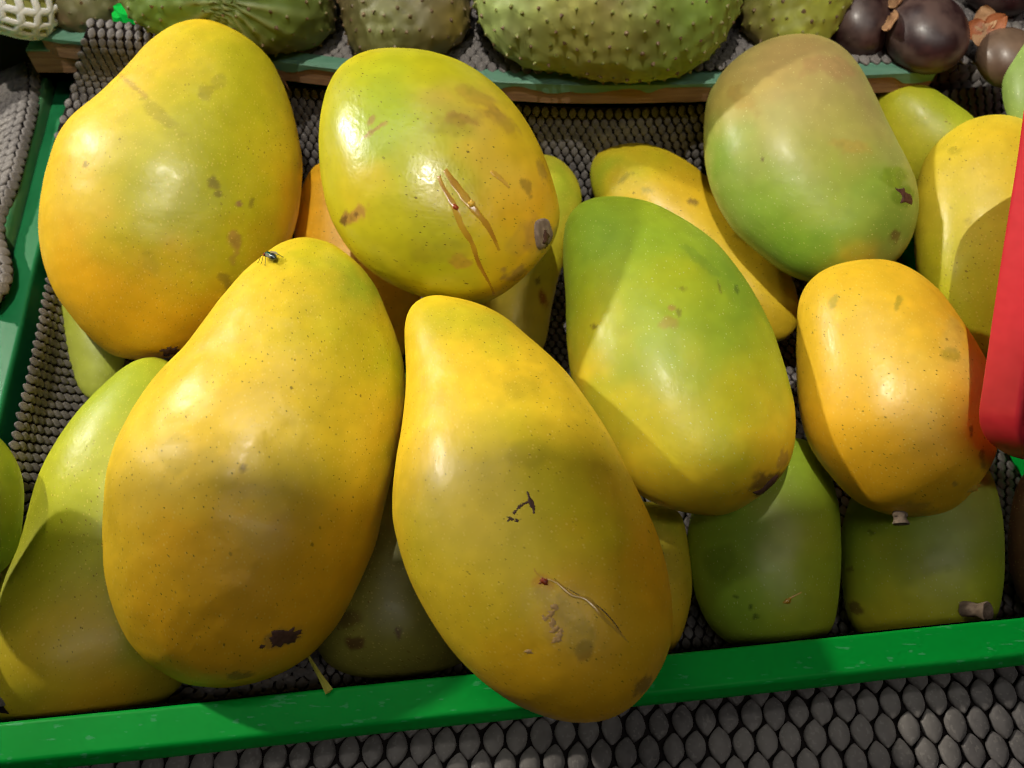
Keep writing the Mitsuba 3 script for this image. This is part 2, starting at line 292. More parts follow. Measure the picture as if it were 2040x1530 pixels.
# ------------------------------------------------------------------ the setting: table and shelf
def box(x0, x1, y0, y1, z0, z1):
    m = trimesh.creation.box([x1 - x0, y1 - y0, z1 - z0]); m.apply_translation([(x0 + x1) / 2, (y0 + y1) / 2, (z0 + z1) / 2]); return m
add('table_top', box(-1.3, 1.3, -.5, 1.4, -.03, 0), 'dark_paint'); labels['table_top'] = {'label': 'dark stall table under the crates', 'category': 'table top', 'kind': 'structure'}

# the crate's inner rim corners
FL, _FRV, BL = at(-150, 1456, .08), at(2040, 1230, .08), at(155, 158, .08)
FR = FL + (_FRV - FL) * 1.25
BR = BL + (FR - FL)
CX, CY = unit(FR - FL), unit(BL - FL)

def sweep(path, profile, outdir, closed_profile=True, wob=0, seed=0, ends=True):
    """profile (outward, height) swept along the path; a row of vertices per path point."""
    path = np.asarray(path, float); profile = np.asarray(profile, float)
    n, m = len(path), len(profile)
    V = path[:, None] + profile[None, :, :1] * np.asarray(outdir) + profile[None, :, 1:] * np.array([0, 0, 1.])
    if wob:
        V = V + ((meshkit.fbm(V * 28, 3, seed) - .5) * 2 * wob)[..., None] * (np.array([0, 0, .6]) + np.asarray(outdir) * .8)
    k = np.arange(n * m).reshape(n, m)
    a, b = k[:-1], k[1:]
    f = np.concatenate([np.stack([a, b, np.roll(b, -1, 1)], -1).reshape(-1, 3), np.stack([a, np.roll(b, -1, 1), np.roll(a, -1, 1)], -1).reshape(-1, 3)])
    v = V.reshape(-1, 3)
    if ends:
        c0, c1 = len(v), len(v) + 1
        v = np.vstack([v, V[0].mean(0), V[-1].mean(0)])
        i = np.arange(m)
        f = np.vstack([f, np.stack([k[0][i], k[0][(i + 1) % m], i * 0 + c0], 1), np.stack([k[-1][(i + 1) % m], k[-1][i], i * 0 + c1], 1)])
    t = trimesh.Trimesh(v, f, process=False)
    if t.volume < 0: t.invert()
    return t

RIMP = [(0, -.0765), (-.0003, -.002), (-.0002, -.0006), (.0003, 0), (.0009, .0002), (.0014, .0002), (.0110, .0002), (.0116, .0002), (.0124, -.0003), (.0129, -.0011), (.0131, -.0020), (.0140, -.0034), (.0142, -.0042), (.0142, -.0062), (.0132, -.0064), (.0128, -.0038),
        (.0118, -.0024), (.0022, -.0022), (.0018, -.0765)]
def seg(a, b, n=260): return a + (b - a) * np.linspace(0, 1, n)[:, None]

crate = 'fruit_crate'
add(part(crate, 'front_rim'), sweep(seg(FL, FR), RIMP, -np.cross([0, 0, 1.], CX), wob=.0005, seed=3), 'green_plastic', smooth=40)
add(part(crate, 'left_rim'), sweep(seg(FL + [0, 0, -.0005], BL + [0, 0, -.0005]), [(a * .94, b) for a, b in RIMP], -np.cross(CY, [0, 0, 1.]), wob=.0005, seed=4), 'green_plastic_dimmed', smooth=40)  # darker copy of the crate green, dimming a side the bulb lights strongly
add(part(crate, 'back_rim'), sweep(seg(BL, BR, 60), RIMP, np.cross([0, 0, 1.], CX), wob=.0004, seed=5), 'green_plastic', smooth=40)
add(part(crate, 'right_rim'), sweep(seg(FR, BR, 60), RIMP, np.cross(CY, [0, 0, 1.]), wob=.0004, seed=6), 'green_plastic', smooth=40)
bot = np.array([FL, FR, BR, BL]) * [1, 1, 0]
mb = trimesh.creation.extrude_polygon(Polygon(bot[:, :2]).buffer(-.002), .0025, engine='earcut'); mb.apply_translation([0, 0, .001])
add(part(crate, 'floor'), mb, 'green_plastic')
tag(crate, 'bright green plastic crate holding the mangoes, its scuffed rim crossing the bottom of the picture', 'crate')
labels[crate + '__front_rim'] = {'label': 'scuffed bright green front rim'}

# the neighbouring crate on the left: a broad dusty rim
OUTL = -np.cross(CY, [0, 0, 1.]); OUTL = OUTL * np.sign(OUTL @ np.array([-1, 0, 0]))
L0, L1 = FL + OUTL * .0175, BL + OUTL * .0175
crate2 = 'fruit_crate_001'
RIM2 = [(.0, -.07), (0, -.003), (.0006, -.0008), (.002, .0), (.030, .0006), (.034, .0), (.036, -.003), (.036, -.07), (.034, -.07), (.034, -.004), (.002, -.0035), (.002, -.07)]
add(part(crate2, 'rim'), sweep(seg(L0 + (L1 - L0) * -.1, L0 + (L1 - L0) * .985), RIM2, OUTL, wob=.0006, seed=9), 'green_plastic_dimmed', smooth=40)
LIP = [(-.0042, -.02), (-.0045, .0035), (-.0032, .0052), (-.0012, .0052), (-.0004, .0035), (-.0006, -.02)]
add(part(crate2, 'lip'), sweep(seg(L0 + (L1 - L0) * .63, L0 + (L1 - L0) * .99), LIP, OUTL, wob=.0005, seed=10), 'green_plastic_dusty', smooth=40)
wl = sweep(seg(L0, L1, 20), [(.036, -.079), (.036, -.075), (.25, -.075), (.25, -.079)], OUTL)
add(part(crate2, 'floor'), wl, 'green_plastic')
tag(crate2, 'green crate cut off by the left edge of the picture, its broad rim half hidden', 'crate')

# ------------------------------------------------------------------ grip mats
def nub_mesh(seed, sub=2):
    """A flattened oval with pointed ends, as the coated knots of the net are."""
    m = trimesh.creation.icosphere(subdivisions=sub)
    v = m.vertices.copy()
    v[:, 0] *= (1 - v[:, 1] ** 2 + 1e-9) ** .40
    v[:, 2] = np.sign(v[:, 2]) * np.abs(v[:, 2]) ** .8
    v *= 1 + .14 * (meshkit.noise(v * 2.1 + seed * 9, seed) - .5)[:, None]
    return trimesh.Trimesh(v, m.faces, process=False)
NUBS = [nub_mesh(i, 1) for i in range(5)]
NUBS2 = [nub_mesh(i, 2) for i in range(5)]
NUBP = [mikit.ply(m, 'mat_foam', smooth=True) for m in NUBS2]

def grip_mat(name, grids, pitch, tilt=0., as_parts=0, keep=None, jitter=.045, fat=1., seed=1, row=1.0, lenf=.72, thick=.19):
    """A coated net: a solid dark sheet for the shade in its holes and staggered oval nubs over one or more curved patches given by control points [rows][columns]."""
    r = np.random.default_rng(seed)
    mats, sheets, off = [], [], 0
    for g in grids:
        g = np.asarray(g, float); nr, nc = g.shape[:2]
        u, v = np.linspace(0, 1, nr), np.linspace(0, 1, nc)
        sp = [RectBivariateSpline(u, v, g[..., i], kx=min(3, nr - 1), ky=min(3, nc - 1)) for i in range(3)]
        ev = lambda a, b, da=0, db=0: np.stack([s.ev(a, b, dx=da, dy=db) for s in sp], -1)
        uu = np.linspace(0, 1, 400); mid = ev(uu, np.full(400, .5))
        L = np.r_[0, np.cumsum(np.linalg.norm(np.diff(mid, axis=0), axis=1))]
        rows = np.interp(np.arange(pitch * .5, L[-1], pitch * row), L, uu)
        gu, gv = np.meshgrid(np.linspace(0, 1, 60), np.linspace(0, 1, 90), indexing='ij')
        P = ev(gu.ravel(), gv.ravel()); N = unit(np.cross(ev(gu.ravel(), gv.ravel(), 1, 0), ev(gu.ravel(), gv.ravel(), 0, 1)))
        N *= np.sign(np.einsum('ij,j->i', N, [0, -.35, 1.]).sum())
        k = np.arange(5400).reshape(60, 90)
        f = np.concatenate([np.stack([k[:-1, :-1], k[:-1, 1:], k[1:, 1:]], -1).reshape(-1, 3), np.stack([k[:-1, :-1], k[1:, 1:], k[1:, :-1]], -1).reshape(-1, 3)])
        sheets.append((P - N * pitch * .15, f + off)); off += len(P)
        for i, a in enumerate(rows):
            vv = np.linspace(0, 1, 500); line = ev(np.full(500, a), vv)
            l = np.r_[0, np.cumsum(np.linalg.norm(np.diff(line, axis=0), axis=1))]
            x = np.arange((i % 2) * .5 * pitch + .3 * pitch, l[-1], pitch)
            b = np.interp(x, l, vv); aa = np.full(len(b), a)
            p, ta, tb = ev(aa, b), unit(ev(aa, b, 1, 0)), unit(ev(aa, b, 0, 1))
            n = unit(np.cross(tb, ta)); n = n * np.sign(n @ np.array([0, -.35, 1.]) + 1e-9)[:, None]
            for q in range(len(b)):
                an = tilt + r.normal(0, jitter)
                y = math.cos(an) * ta[q] + math.sin(an) * tb[q] + .07 * n[q]; y /= np.linalg.norm(y)
                xx = np.cross(y, n[q]); xx /= np.linalg.norm(xx); zz = np.cross(xx, y)
                sc = pitch * (1 + r.normal(0, .025)) 
                M = np.eye(4); M[:3, 0], M[:3, 1], M[:3, 2] = xx * sc * .50 * fat, y * sc * lenf, zz * sc * thick
                M[:3, 3] = p[q] + n[q] * pitch * r.normal(0, .015) + r.normal(0, pitch * .014, 3)
                if keep is None or keep(M[:3, 3]): mats.append(M)
    v = np.vstack([s[0] for s in sheets]); f = np.vstack([s[1] for s in sheets])
    add(part(name, 'net'), trimesh.Trimesh(v, f, process=False), 'mat_dark_backing', smooth=True)
    # the largest in the picture come first
    P = np.array([m[:3, 3] for m in mats]); d = np.linalg.norm(P - CAM, axis=1)
    order = np.argsort(d)
    for i in order[:as_parts]:
        scene[part(name, 'nub')] = {**NUBP[int(r.integers(5))], 'to_world': T(mats[i])}
    rest = order[as_parts:]
    if len(rest):
        vs, fs, o = [], [], 0
        for j in range(5):
            M = np.array([mats[i] for i in rest[j::5]])
            if not len(M): continue
            q = np.einsum('kij,nj->kni', M[:, :3, :3], NUBS[j].vertices) + M[:, None, :3, 3]
            nv = q.shape[1]
            vs.append(q.reshape(-1, 3)); fs.append((NUBS[j].faces[None] + np.arange(len(M))[:, None, None] * nv).reshape(-1, 3) + o); o += len(M) * nv
        key = part(name, 'nubs')
        add(key, trimesh.Trimesh(np.vstack(vs), np.vstack(fs), process=False), 'mat_foam', smooth=True)
        labels[key] = {'kind': 'stuff'}

def inframe(p, m=60):
    d = p - CAM; z = d @ FWD; x, y = 1020 + FOC * (d @ RGT) / z, 765 - FOC * (d @ UPC) / z
    return -m < x < 2040 + m and -m < y < 1530 + m

# front mat, in front of the crate
xs = [-260, 0, 350, 700, 1040, 1300, 1500, 1600, 1750, 1900, 2040, 2300]
ys = [1517, 1492, 1474, 1448, 1418, 1393, 1376, 1366, 1352, 1340, 1330, 1300]
zs = [.0655, .0655, .0655, .0655, .065, .0645, .064, .0655, .066, .066, .066, .066]
top = np.array([at(x, y, z) for x, y, z in zip(xs, ys, zs)])
yv = np.array([0, -1., 0])
gm = [top + np.array([0, .004, -.004]) * [[1, 1, 1 if x > 1550 else .3] for x in xs], top, top + yv * .010 + [[0, 0, .001]], top + yv * .024, top + yv * .040 + [[0, 0, -.001]], top + yv * .062 + [[0, 0, -.003]], top + yv * .085 + [[0, 0, -.006]]]
grip_mat('grip_mat', [gm], .0080, tilt=-.10, as_parts=300, keep=lambda p: inframe(p, 120), seed=5, fat=.90, row=1.05, thick=.24, lenf=.70)
tag('grip_mat', 'dark grey coated grip mat in front of the green crate rim, along the bottom edge', 'mat')
add('front_board', box(-.6, .6, -.25, .035, 0, .048), 'dark_paint'); labels['front_board'] = {'label': 'dark board under the front grip mat', 'category': 'board', 'kind': 'structure'}

# liner of the mango crate: left wall, floor and back, and the flap over the back corner
def inl(t, off, z): return (FL + (BL - FL) * t) - OUTL * off + np.array([0, 0, z - .08])
tt = np.linspace(.02, .93, 9)
wav = lambda t, s: .004 * math.sin(9 * t + s)
left = [[inl(t, o + (wav(t, o * 80) if 1 < i < 5 else 0), z) for t in tt] for i, (o, z) in enumerate([(.0065, .0785), (.008, .074), (.012, .058), (.018, .036), (.024, .018), (.045, .008), (.11, .006)])]
back = []
for o, z in [(.008, .100), (.004, .088), (.000, .068), (-.006, .044), (-.014, .024), (-.034, .010), (-.10, .006), (-.20, .005)]:
    back.append([[x, np.interp(x, [-.24, -.10, .04, .21, .40], [.380, .355, .3386, .352, .385]) + o, z + (.003 * math.sin(40 * x + 60 * o) if z < .08 else 0)] for x in np.linspace(-.235, .40, 12)])
floor = []
INY = np.cross([0, 0, 1.], CX); INY = INY * np.sign(INY[1])
for o, z in [(.0022, .0768), (.0030, .052), (.005, .022), (.016, .007), (.05, .005), (.10, .005), (.15, .005)]:  # front edge is a bare dark sheet, added to block green bounce
    floor.append([FL + (FR - FL) * t + INY * o + np.array([0, 0, z - .08]) for t in np.linspace(.02, .98, 8)])
flap = []
for row in [[(178, 36, .134), (235, 42, .133), (290, 50, .132), (350, 58, .131)], [(166, 72, .129), (225, 74, .129), (285, 78, .129), (345, 84, .128)], [(158, 108, .118), (218, 110, .119), (280, 116, .119), (340, 122, .118)],
            [(147, 160, .100), (205, 166, .100), (265, 172, .100), (330, 178, .100)], [(128, 215, .088), (190, 225, .086), (250, 232, .085), (310, 240, .085)], [(106, 292, .083), (160, 300, .075), (225, 310, .070), (290, 320, .066)]]:
    flap.append([at(*q) for q in row])
grip_mat('grip_mat_001', [left, back, flap, floor], .0047, tilt=.1, keep=lambda p: inframe(p, 80) and (p - FL) @ INY > .011, seed=8, jitter=.06, lenf=.64, fat=.86)
tag('grip_mat_001', 'grey grip mat lining the mango crate and folded up over its back left corner', 'mat')

# mat of the left crate
yr = [70, 110, 150, 220, 300, 380, 450, 520, 600]; xr = [48, 66, 79, 75, 55, 33, 8, 22, -2]
lc = []
for fx in (0, 14, 45, 110, 190):
    lc.append([at(x - fx, y + fx * .05, .0860 - (.0 if fx < 14 else .0015 * (fx > 40) + .00016 * max(fx - 45, 0)) + (.0018 if 10 < fx < 60 else 0)) for x, y in zip(xr, yr)])
grip_mat('grip_mat_002', [lc], .0060, tilt=1.2, keep=lambda p: inframe(p, 150), seed=12, jitter=.15)
tag('grip_mat_002', 'grey grip mat hanging over the rim of the crate at the left edge', 'mat')

# shelf behind, its mat and its plank
PX = [(80, 74), (300, 96), (545, 121), (760, 147), (1000, 163), (1200, 169), (1400, 165), (1600, 155), (1750, 147), (1863, 144)]
pl = np.array([at(x, y, .120) for x, y in PX])
tp = np.linspace(0, 1, 160)
cs = CubicSpline(np.r_[0, np.cumsum(np.linalg.norm(np.diff(pl, axis=0), axis=1))] , pl)
plank_path = cs(tp * np.linalg.norm(np.diff(pl, axis=0), axis=1).sum())
OUTP = unit(np.array([-.03, 1., 0]))
plank = 'wooden_plank'
W = [(0, -.0105), (-.0002, -.0006), (.0006, 0), (.0080, 0), (.0085, -.0005), (.0085, -.0105)]
add(part(plank, 'board'), sweep(plank_path, W, OUTP, wob=.0007, seed=21), 'bare_wood', smooth=35)
PT = [(-.0008, -.0022), (-.0010, .0004), (.0004, .0012), (.0078, .0012), (.0082, .0004), (.0082, -.0015)]
pm = sweep(plank_path, PT, OUTP, wob=.0007, seed=21)
pv = pm.vertices.copy(); nn = len(plank_path) * 6
hang = np.clip((meshkit.fbm(np.stack([pv[:, 0] * 45, pv[:, 0] * 0, pv[:, 0] * 0], 1), 4, 2) - .42) * 4, -.25, 1)
fr = np.zeros(len(pv), bool); fr[:nn] = (np.arange(nn) % 6) == 0
pv[fr, 2] -= hang[fr] * .0032
add(part(plank, 'paint'), trimesh.Trimesh(pv, pm.faces, process=False), 'green_paint', smooth=35)
# a splinter on its lower edge
sp0 = at(560, 148, .111) + np.array([0, -.0008, 0])
spl = trimesh.creation.cone(.0014, .009, sections=7); spl.apply_transform(trimesh.geometry.align_vectors([0, 0, 1], unit(np.array([.35, -.25, -.9])))); spl.apply_translation(sp0)
add(part(plank, 'splinter'), spl, 'bare_wood')
tag(plank, 'long thin plank with worn green top and bare brown edge, behind the crate', 'plank')
# short offcut under its left end
a0, a1 = at(52, 104, .112), at(150, 104, .112)
oc = sweep(seg(a0, a1, 12), [(0, -.012), (0, 0), (.016, 0), (.016, -.012)], OUTP, wob=.0008, seed=5)
add('wooden_plank_001__board', oc, 'bare_wood')
oc = sweep(seg(a0, a1, 12), [(.0002, .0002), (.0002, .001), (.0158, .001), (.0158, .0002)], OUTP, wob=.0008, seed=5)
add('wooden_plank_001__paint', oc, 'green_paint')
tag('wooden_plank_001', 'short wooden offcut with faded green top under the left end of the long plank', 'plank')

shelf_y = .372
add('back_shelf', box(-1.0, 1.0, .405, 1.3, .084, .106), 'dark_paint'); labels['back_shelf'] = {'label': 'dark shelf board behind the crate', 'category': 'shelf', 'kind': 'structure'}
lm = []
for dy, dz in [(.0, .0010), (.02, .0012), (.05, .001), (.10, .0), (.18, .0), (.26, .0)]:
    lm.append([[x, np.interp(x, plank_path[:, 0], plank_path[:, 1]) + .0065 + dy, .1205 + dz + .0015 * math.sin(17 * x + 20 * dy)] for x in np.linspace(-.40, .24, 9)])
rm = []
for dy, dz in [(-.004, -.055), (.0, -.036), (.004, -.018), (.010, -.005), (.03, .0), (.08, .0), (.18, 0)]:
    rm.append([[x, .372 + dy, .1165 + dz + .002 * math.sin(30 * x + 30 * dy)] for x in np.linspace(.212, .46, 6)])
grip_mat('grip_mat_003', [lm, rm], .0056, keep=lambda p: inframe(p, 60), seed=15)
tag('grip_mat_003', 'dark grip mat on the shelf under the spiny fruits and the purple fruits', 'mat')

# ------------------------------------------------------------------ the mangoes
Y, O, PY, YG, LG, G, DG = (.77, .515, .024), (.78, .395, .010), (.80, .58, .08), (.46, .455, .010), (.34, .44, .024), (.20, .36, .030), (.10, .27, .018)
TAN, PALE = (.47, .31, .12), (.42, .46, .13)
SPEC = [
 ('C', 'skin_ripe', Y, [(866,630,80,YG,.6),(960,640,60,LG,.4),(1080,950,130,YG,.6),(930,1000,110,PY,.5),(1060,1250,150,YG,.5),(1300,1120,150,O,1.),(1160,1400,150,O,.85),(830,1060,90,YG,.4),(1180,1020,110,YG,.5),(1000,1340,90,O,.4)], 'pear-shaped yellow mango with black scratch and sap-filled crack, its end over the front rim'),
 ('B', 'skin_ripe', Y, [(710,560,70,LG,.9),(620,490,70,YG,.7),(785,740,80,YG,.95),(775,950,70,YG,.8),(500,1240,210,O,.9),(330,1290,110,O,.7),(640,1200,130,O,.6),(290,900,90,PY,.6),(640,660,110,YG,.55),(600,960,120,YG,.45),(390,1080,60,O,.5),(700,1120,90,O,.4)], 'big yellow mango at front left with a fly at its tip and dark red scab'),
 ('A', 'skin_ripe', Y, [(250,590,170,O,1.),(430,620,150,O,1.),(345,310,110,(.34,.37,.008),1.),(400,420,120,(.40,.40,.008),1.),(330,250,70,YG,.8),(290,360,70,YG,.8),(470,110,100,YG,.8),(500,330,110,YG,.5),(250,260,90,PY,.4),(150,400,80,PY,.4),(590,400,70,O,.7),(480,200,80,YG,.7),(150,560,80,O,.6)], 'large yellow mango at top left, orange at its lower end'),
 ('D', 'skin_wet', (.58, .48, .016), [(760,210,120,LG,1.),(830,300,90,LG,.8),(690,180,70,YG,.9),(860,120,90,YG,.8),(730,300,90,LG,.8),(1060,380,120,O,.9),(1000,500,110,O,.7),(1000,330,70,PY,.6),(870,530,100,YG,1.),(700,480,70,YG,.7),(930,220,60,TAN,.5),(700,380,60,Y,.5),(1020,250,70,Y,.7),(820,340,60,YG,.8)], 'wet green and yellow mango at top centre with brown sap streaks and round stem scar'),
 ('E', 'skin_green', LG, [(1200,450,100,G,.7),(1440,560,120,G,.95),(1330,740,120,G,.75),(1290,620,90,LG,.6),(1420,980,150,Y,1.),(1290,940,110,Y,.8),(1155,730,80,Y,.8),(1565,870,90,Y,.9),(1440,860,90,YG,.9),(1530,720,60,YG,.5),(1520,970,70,O,.6),(1340,560,70,YG,.5),(1180,600,60,YG,.5)], 'green mango turning yellow at its lower end, at the centre right'),
 ('F', 'skin_green', PALE, [(1600,90,110,TAN,.95),(1500,140,90,TAN,.8),(1700,160,70,(.40,.30,.13),.7),(1450,210,70,(.50,.38,.08),.7),(1590,290,110,(.48,.40,.12),.7),(1700,300,70,(.50,.42,.10),.5),(1620,500,120,DG,.95),(1500,440,80,G,.7),(1430,320,60,G,.8),(1790,460,70,DG,.7),(1700,556,45,Y,.9),(1780,370,50,G,.7),(1640,400,90,LG,.6)], 'tan and green mango at upper right with a grey star-shaped scar'),
 ('G', 'skin_ripe', (.77, .47, .024), [(1720,620,110,Y,.6),(1690,980,130,O,.9),(1860,960,110,O,.9),(1870,680,80,(.68,.44,.03),.7),(1945,760,60,(.60,.46,.16),.6),(1770,740,90,PY,.4),(1640,800,90,O,.4)], 'orange-yellow mango at the right with a short woody stem at its lower end'),
 ('H', 'skin_ripe', (.66, .52, .035), [(1990,260,90,Y,.7),(1990,420,90,PY,.4),(1870,560,130,YG,.8),(1960,660,110,YG,.7)], 'yellow mango behind the red board at the right edge'),
 ('I', 'skin_ripe', (.56, .52, .03), [(1880,210,70,LG,.8),(1800,220,50,YG,.4)], 'greenish yellow mango at upper right, behind the tan and green one'),
 ('J', 'skin_ripe', (.66, .46, .02), [(1190,350,50,LG,.8),(1320,310,70,YG,.6),(1390,380,80,(.66,.40,.015),.7),(1520,560,90,Y,.4)], 'long yellow mango lying behind the green mango at the centre right'),
 ('K', 'skin_ripe', (.62, .50, .04), [(1120,360,80,LG,.8),(1060,640,90,PY,.6),(1100,520,50,YG,.7)], 'green-topped yellow mango under the right side of the wet mango'),
 ('L', 'skin_ripe', (.72, .38, .016), [], 'orange mango in the gap between the top left and top centre mangoes'),
 ('M', 'skin_green', (.44, .50, .06), [(150,720,60,(.48,.52,.10),.6)], 'pale green mango under the top left mango, against the liner mat'),
 ('N', 'skin_ripe', (.42, .43, .022), [(230,780,120,LG,.8),(120,950,110,YG,.5),(210,1370,110,O,.75),(60,1350,90,Y,.5),(330,1280,70,G,.5),(240,1050,70,LG,.5)], 'large yellow-green mango at lower left under the big yellow mango with the fly'),
 ('O', 'skin_green', G, [(10,1060,60,DG,.5),(0,930,60,YG,.4)], 'dark green mango cut off by the left edge of the picture'),
 ('Q', 'skin_ripe', (.30, .28, .05), [], 'mango coloured dark olive for the deep shade between the two front mangoes'),  # shade is put into the dark base colour
 ('R', 'skin_ripe', (.60, .46, .03), [(1340,1250,60,O,.5),(1320,1040,50,LG,.6)], 'narrow yellow mango wedged behind the right side of the pear-shaped mango'),
 ('S', 'skin_green', (.29, .41, .03), [(1440,1080,100,G,.7),(1620,1060,70,YG,.7),(1560,1050,50,PALE,.6),(1450,1220,70,G,.6),(1640,1220,60,YG,.4)], 'green mango at lower right behind the rim, beside the one with the long stem'),
 ('T', 'skin_green', (.32, .43, .03), [(1740,1080,80,G,.5),(1760,1230,80,(.58,.52,.03),.9),(1940,1020,70,PALE,.5),(1900,1200,80,YG,.5)], 'green and yellow mango at lower right, its woody stem resting on the rim'),
 ('X', 'skin_ripe', (.20, .12, .05), [], 'mango coloured dark brown for the shade at the lower right edge'),  # base colour darkened for the shade it lies in
 ('V', 'skin_green', (.27, .40, .11), [], 'pale green mango at the upper right edge, next to the purple fruits'),
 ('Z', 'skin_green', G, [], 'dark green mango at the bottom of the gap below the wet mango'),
]
BR, DB, OL = (.36, .20, .045), (.12, .06, .02), (.34, .28, .02)
# bruises, rubbed places and freckle patches with soft uneven edges: x, y, rx, ry, angle, colour, strength
MARKS = dict(
 A=[(428,362,12,16,-25,DB,.6),(436,385,9,9,0,DB,.55),(476,405,8,8,0,(.30,.13,.08),.8),(501,404,6,10,20,DB,.5),(468,480,13,26,-8,BR,.8),(464,520,9,12,0,BR,.5),(410,185,16,18,-20,OL,.7),(436,160,20,16,0,OL,.4),(171,326,6,6,0,DB,.5),(450,560,10,22,-40,DB,.45),(262,168,42,6,40,BR,.45),(320,230,60,14,40,OL,.5),(300,520,14,30,-20,OL,.25),(400,520,40,30,0,OL,.2)],
 B=[(565,1269,46,22,-17,BR,.75),(480,1346,34,9,-6,DB,.6),(484,933,8,8,0,DB,.6),(720,1180,16,16,0,DB,.35),(430,940,60,26,60,OL,.2),(350,900,30,40,10,OL,.25)],
 C=[(1083,1160,24,16,30,(.55,.20,.01),.5),(1104,1240,24,46,0,BR,.25),(1165,1290,26,18,-60,DB,.45),(1150,1270,40,40,0,OL,.3),(1130,1225,90,22,38,(.55,.36,.015),.6),(1283,1365,14,26,35,DB,.6),(1040,770,40,30,0,OL,.25),(1060,900,50,30,0,OL,.25)],
 D=[(703,432,30,16,-28,(.46,.26,.05),1.),(684,440,8,10,20,DB,.8),(709,426,6,6,0,DB,.7),(912,520,22,16,20,(.50,.30,.03),.8),(1028,546,26,15,-30,BR,.8),(916,238,40,14,5,BR,.7),(890,250,60,26,0,OL,.45),(960,200,60,20,35,BR,.45),(1000,240,50,16,40,BR,.4),(738,240,14,7,-45,BR,.7),(748,256,32,4,-33,BR,.75),(735,268,12,5,-30,BR,.5),(870,500,60,30,10,OL,.4),(1050,375,10,24,-25,DB,.5),(1080,340,8,26,-20,BR,.5),(1040,480,24,40,20,BR,.25),(1084,470,30,38,0,BR,.5)],
 E=[(1183,650,9,7,30,DB,.65),(1338,614,9,6,0,BR,.7),(1352,622,6,8,0,DB,.5),(1330,645,22,14,0,BR,.5),(1362,575,7,5,0,DB,.4),(1468,575,5,11,-20,(.10,.16,.02),.7),(1434,572,3,12,-15,DB,.5),(1400,520,50,10,40,(.16,.26,.03),.4),(1530,965,46,20,-38,DB,.8),(1560,915,12,20,20,BR,.6)],
 F=[(1786,470,10,16,35,DB,.7),(1725,528,20,9,-15,(.22,.10,.05),.85),(1800,388,24,22,0,(.16,.28,.02),.8),(1780,350,30,22,0,(.22,.34,.015),.7),(1519,318,4,4,0,DB,.8),(1480,200,40,20,40,BR,.35),(1660,130,60,24,0,(.40,.20,.10),.4),(1700,290,40,16,10,(.46,.32,.06),.5)],
 G=[(1890,704,22,16,20,OL,.7),(1900,660,26,40,0,(.60,.46,.10),.4),(1935,858,5,12,0,DB,.6),(1955,905,7,14,10,DB,.6),(1958,925,6,10,0,BR,.6),(1903,964,6,6,0,BR,.6),(1660,600,10,14,30,OL,.6),(1790,602,8,16,20,OL,.6),(1800,1026,60,16,0,BR,.5)],
 H=[(1930,440,10,6,30,OL,.6),(1900,300,16,8,0,OL,.5)],
 J=[(1378,401,13,7,8,DB,.7),(1290,380,14,6,0,OL,.7),(1248,352,22,5,-35,OL,.7),(1470,470,10,8,0,OL,.6)],
 K=[(1083,595,8,22,-15,(.34,.07,.01),.9),(1072,560,6,7,0,DB,.7)],
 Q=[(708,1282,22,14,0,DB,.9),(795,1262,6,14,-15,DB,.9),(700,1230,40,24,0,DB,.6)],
 S=[(1496,1208,6,6,0,(.06,.10,.01),.8),(1505,1228,7,6,0,(.06,.10,.01),.8),(1465,1190,5,5,0,(.06,.10,.01),.8),(1440,1120,40,30,0,(.15,.25,.02),.5)],
 T=[(1700,1214,20,12,40,DB,.75),(1690,1135,9,6,0,DB,.5),(1735,1060,8,5,20,(.06,.10,.01),.6)],
)
def blotch(fr, v, px, py, rx, ry, an):
    p, _ = fr.surf(np.array([px, px + 4., px]), np.array([py, py, py - 4.]))
    ex, ey = (p[1] - p[0]) / 4, (p[2] - p[0]) / 4
    e = v - p[0]
    G_ = np.linalg.pinv(np.stack([ex, ey], 1))
    q = e @ G_.T
    a = math.radians(an); x, y = q[:, 0], -q[:, 1]
    u, w = (x * math.cos(a) + y * math.sin(a)) / rx, (-x * math.sin(a) + y * math.cos(a)) / ry
    far = np.linalg.norm(e, axis=1) / (np.linalg.norm(ex) * max(rx, ry))
    d = np.maximum(np.sqrt(u * u + w * w), far * .55)
    sc = 1 / (max(min(rx, ry), 5) * fr.dist / FOC)
    d = d + .75 * (meshkit.fbm(v * sc * .9, 3, int(px)) - .5) * 2
    t = np.clip((1.15 - d) / .55, 0, 1)
    return t * t * (3 - 2 * t)
M_, KEY = {}, {}
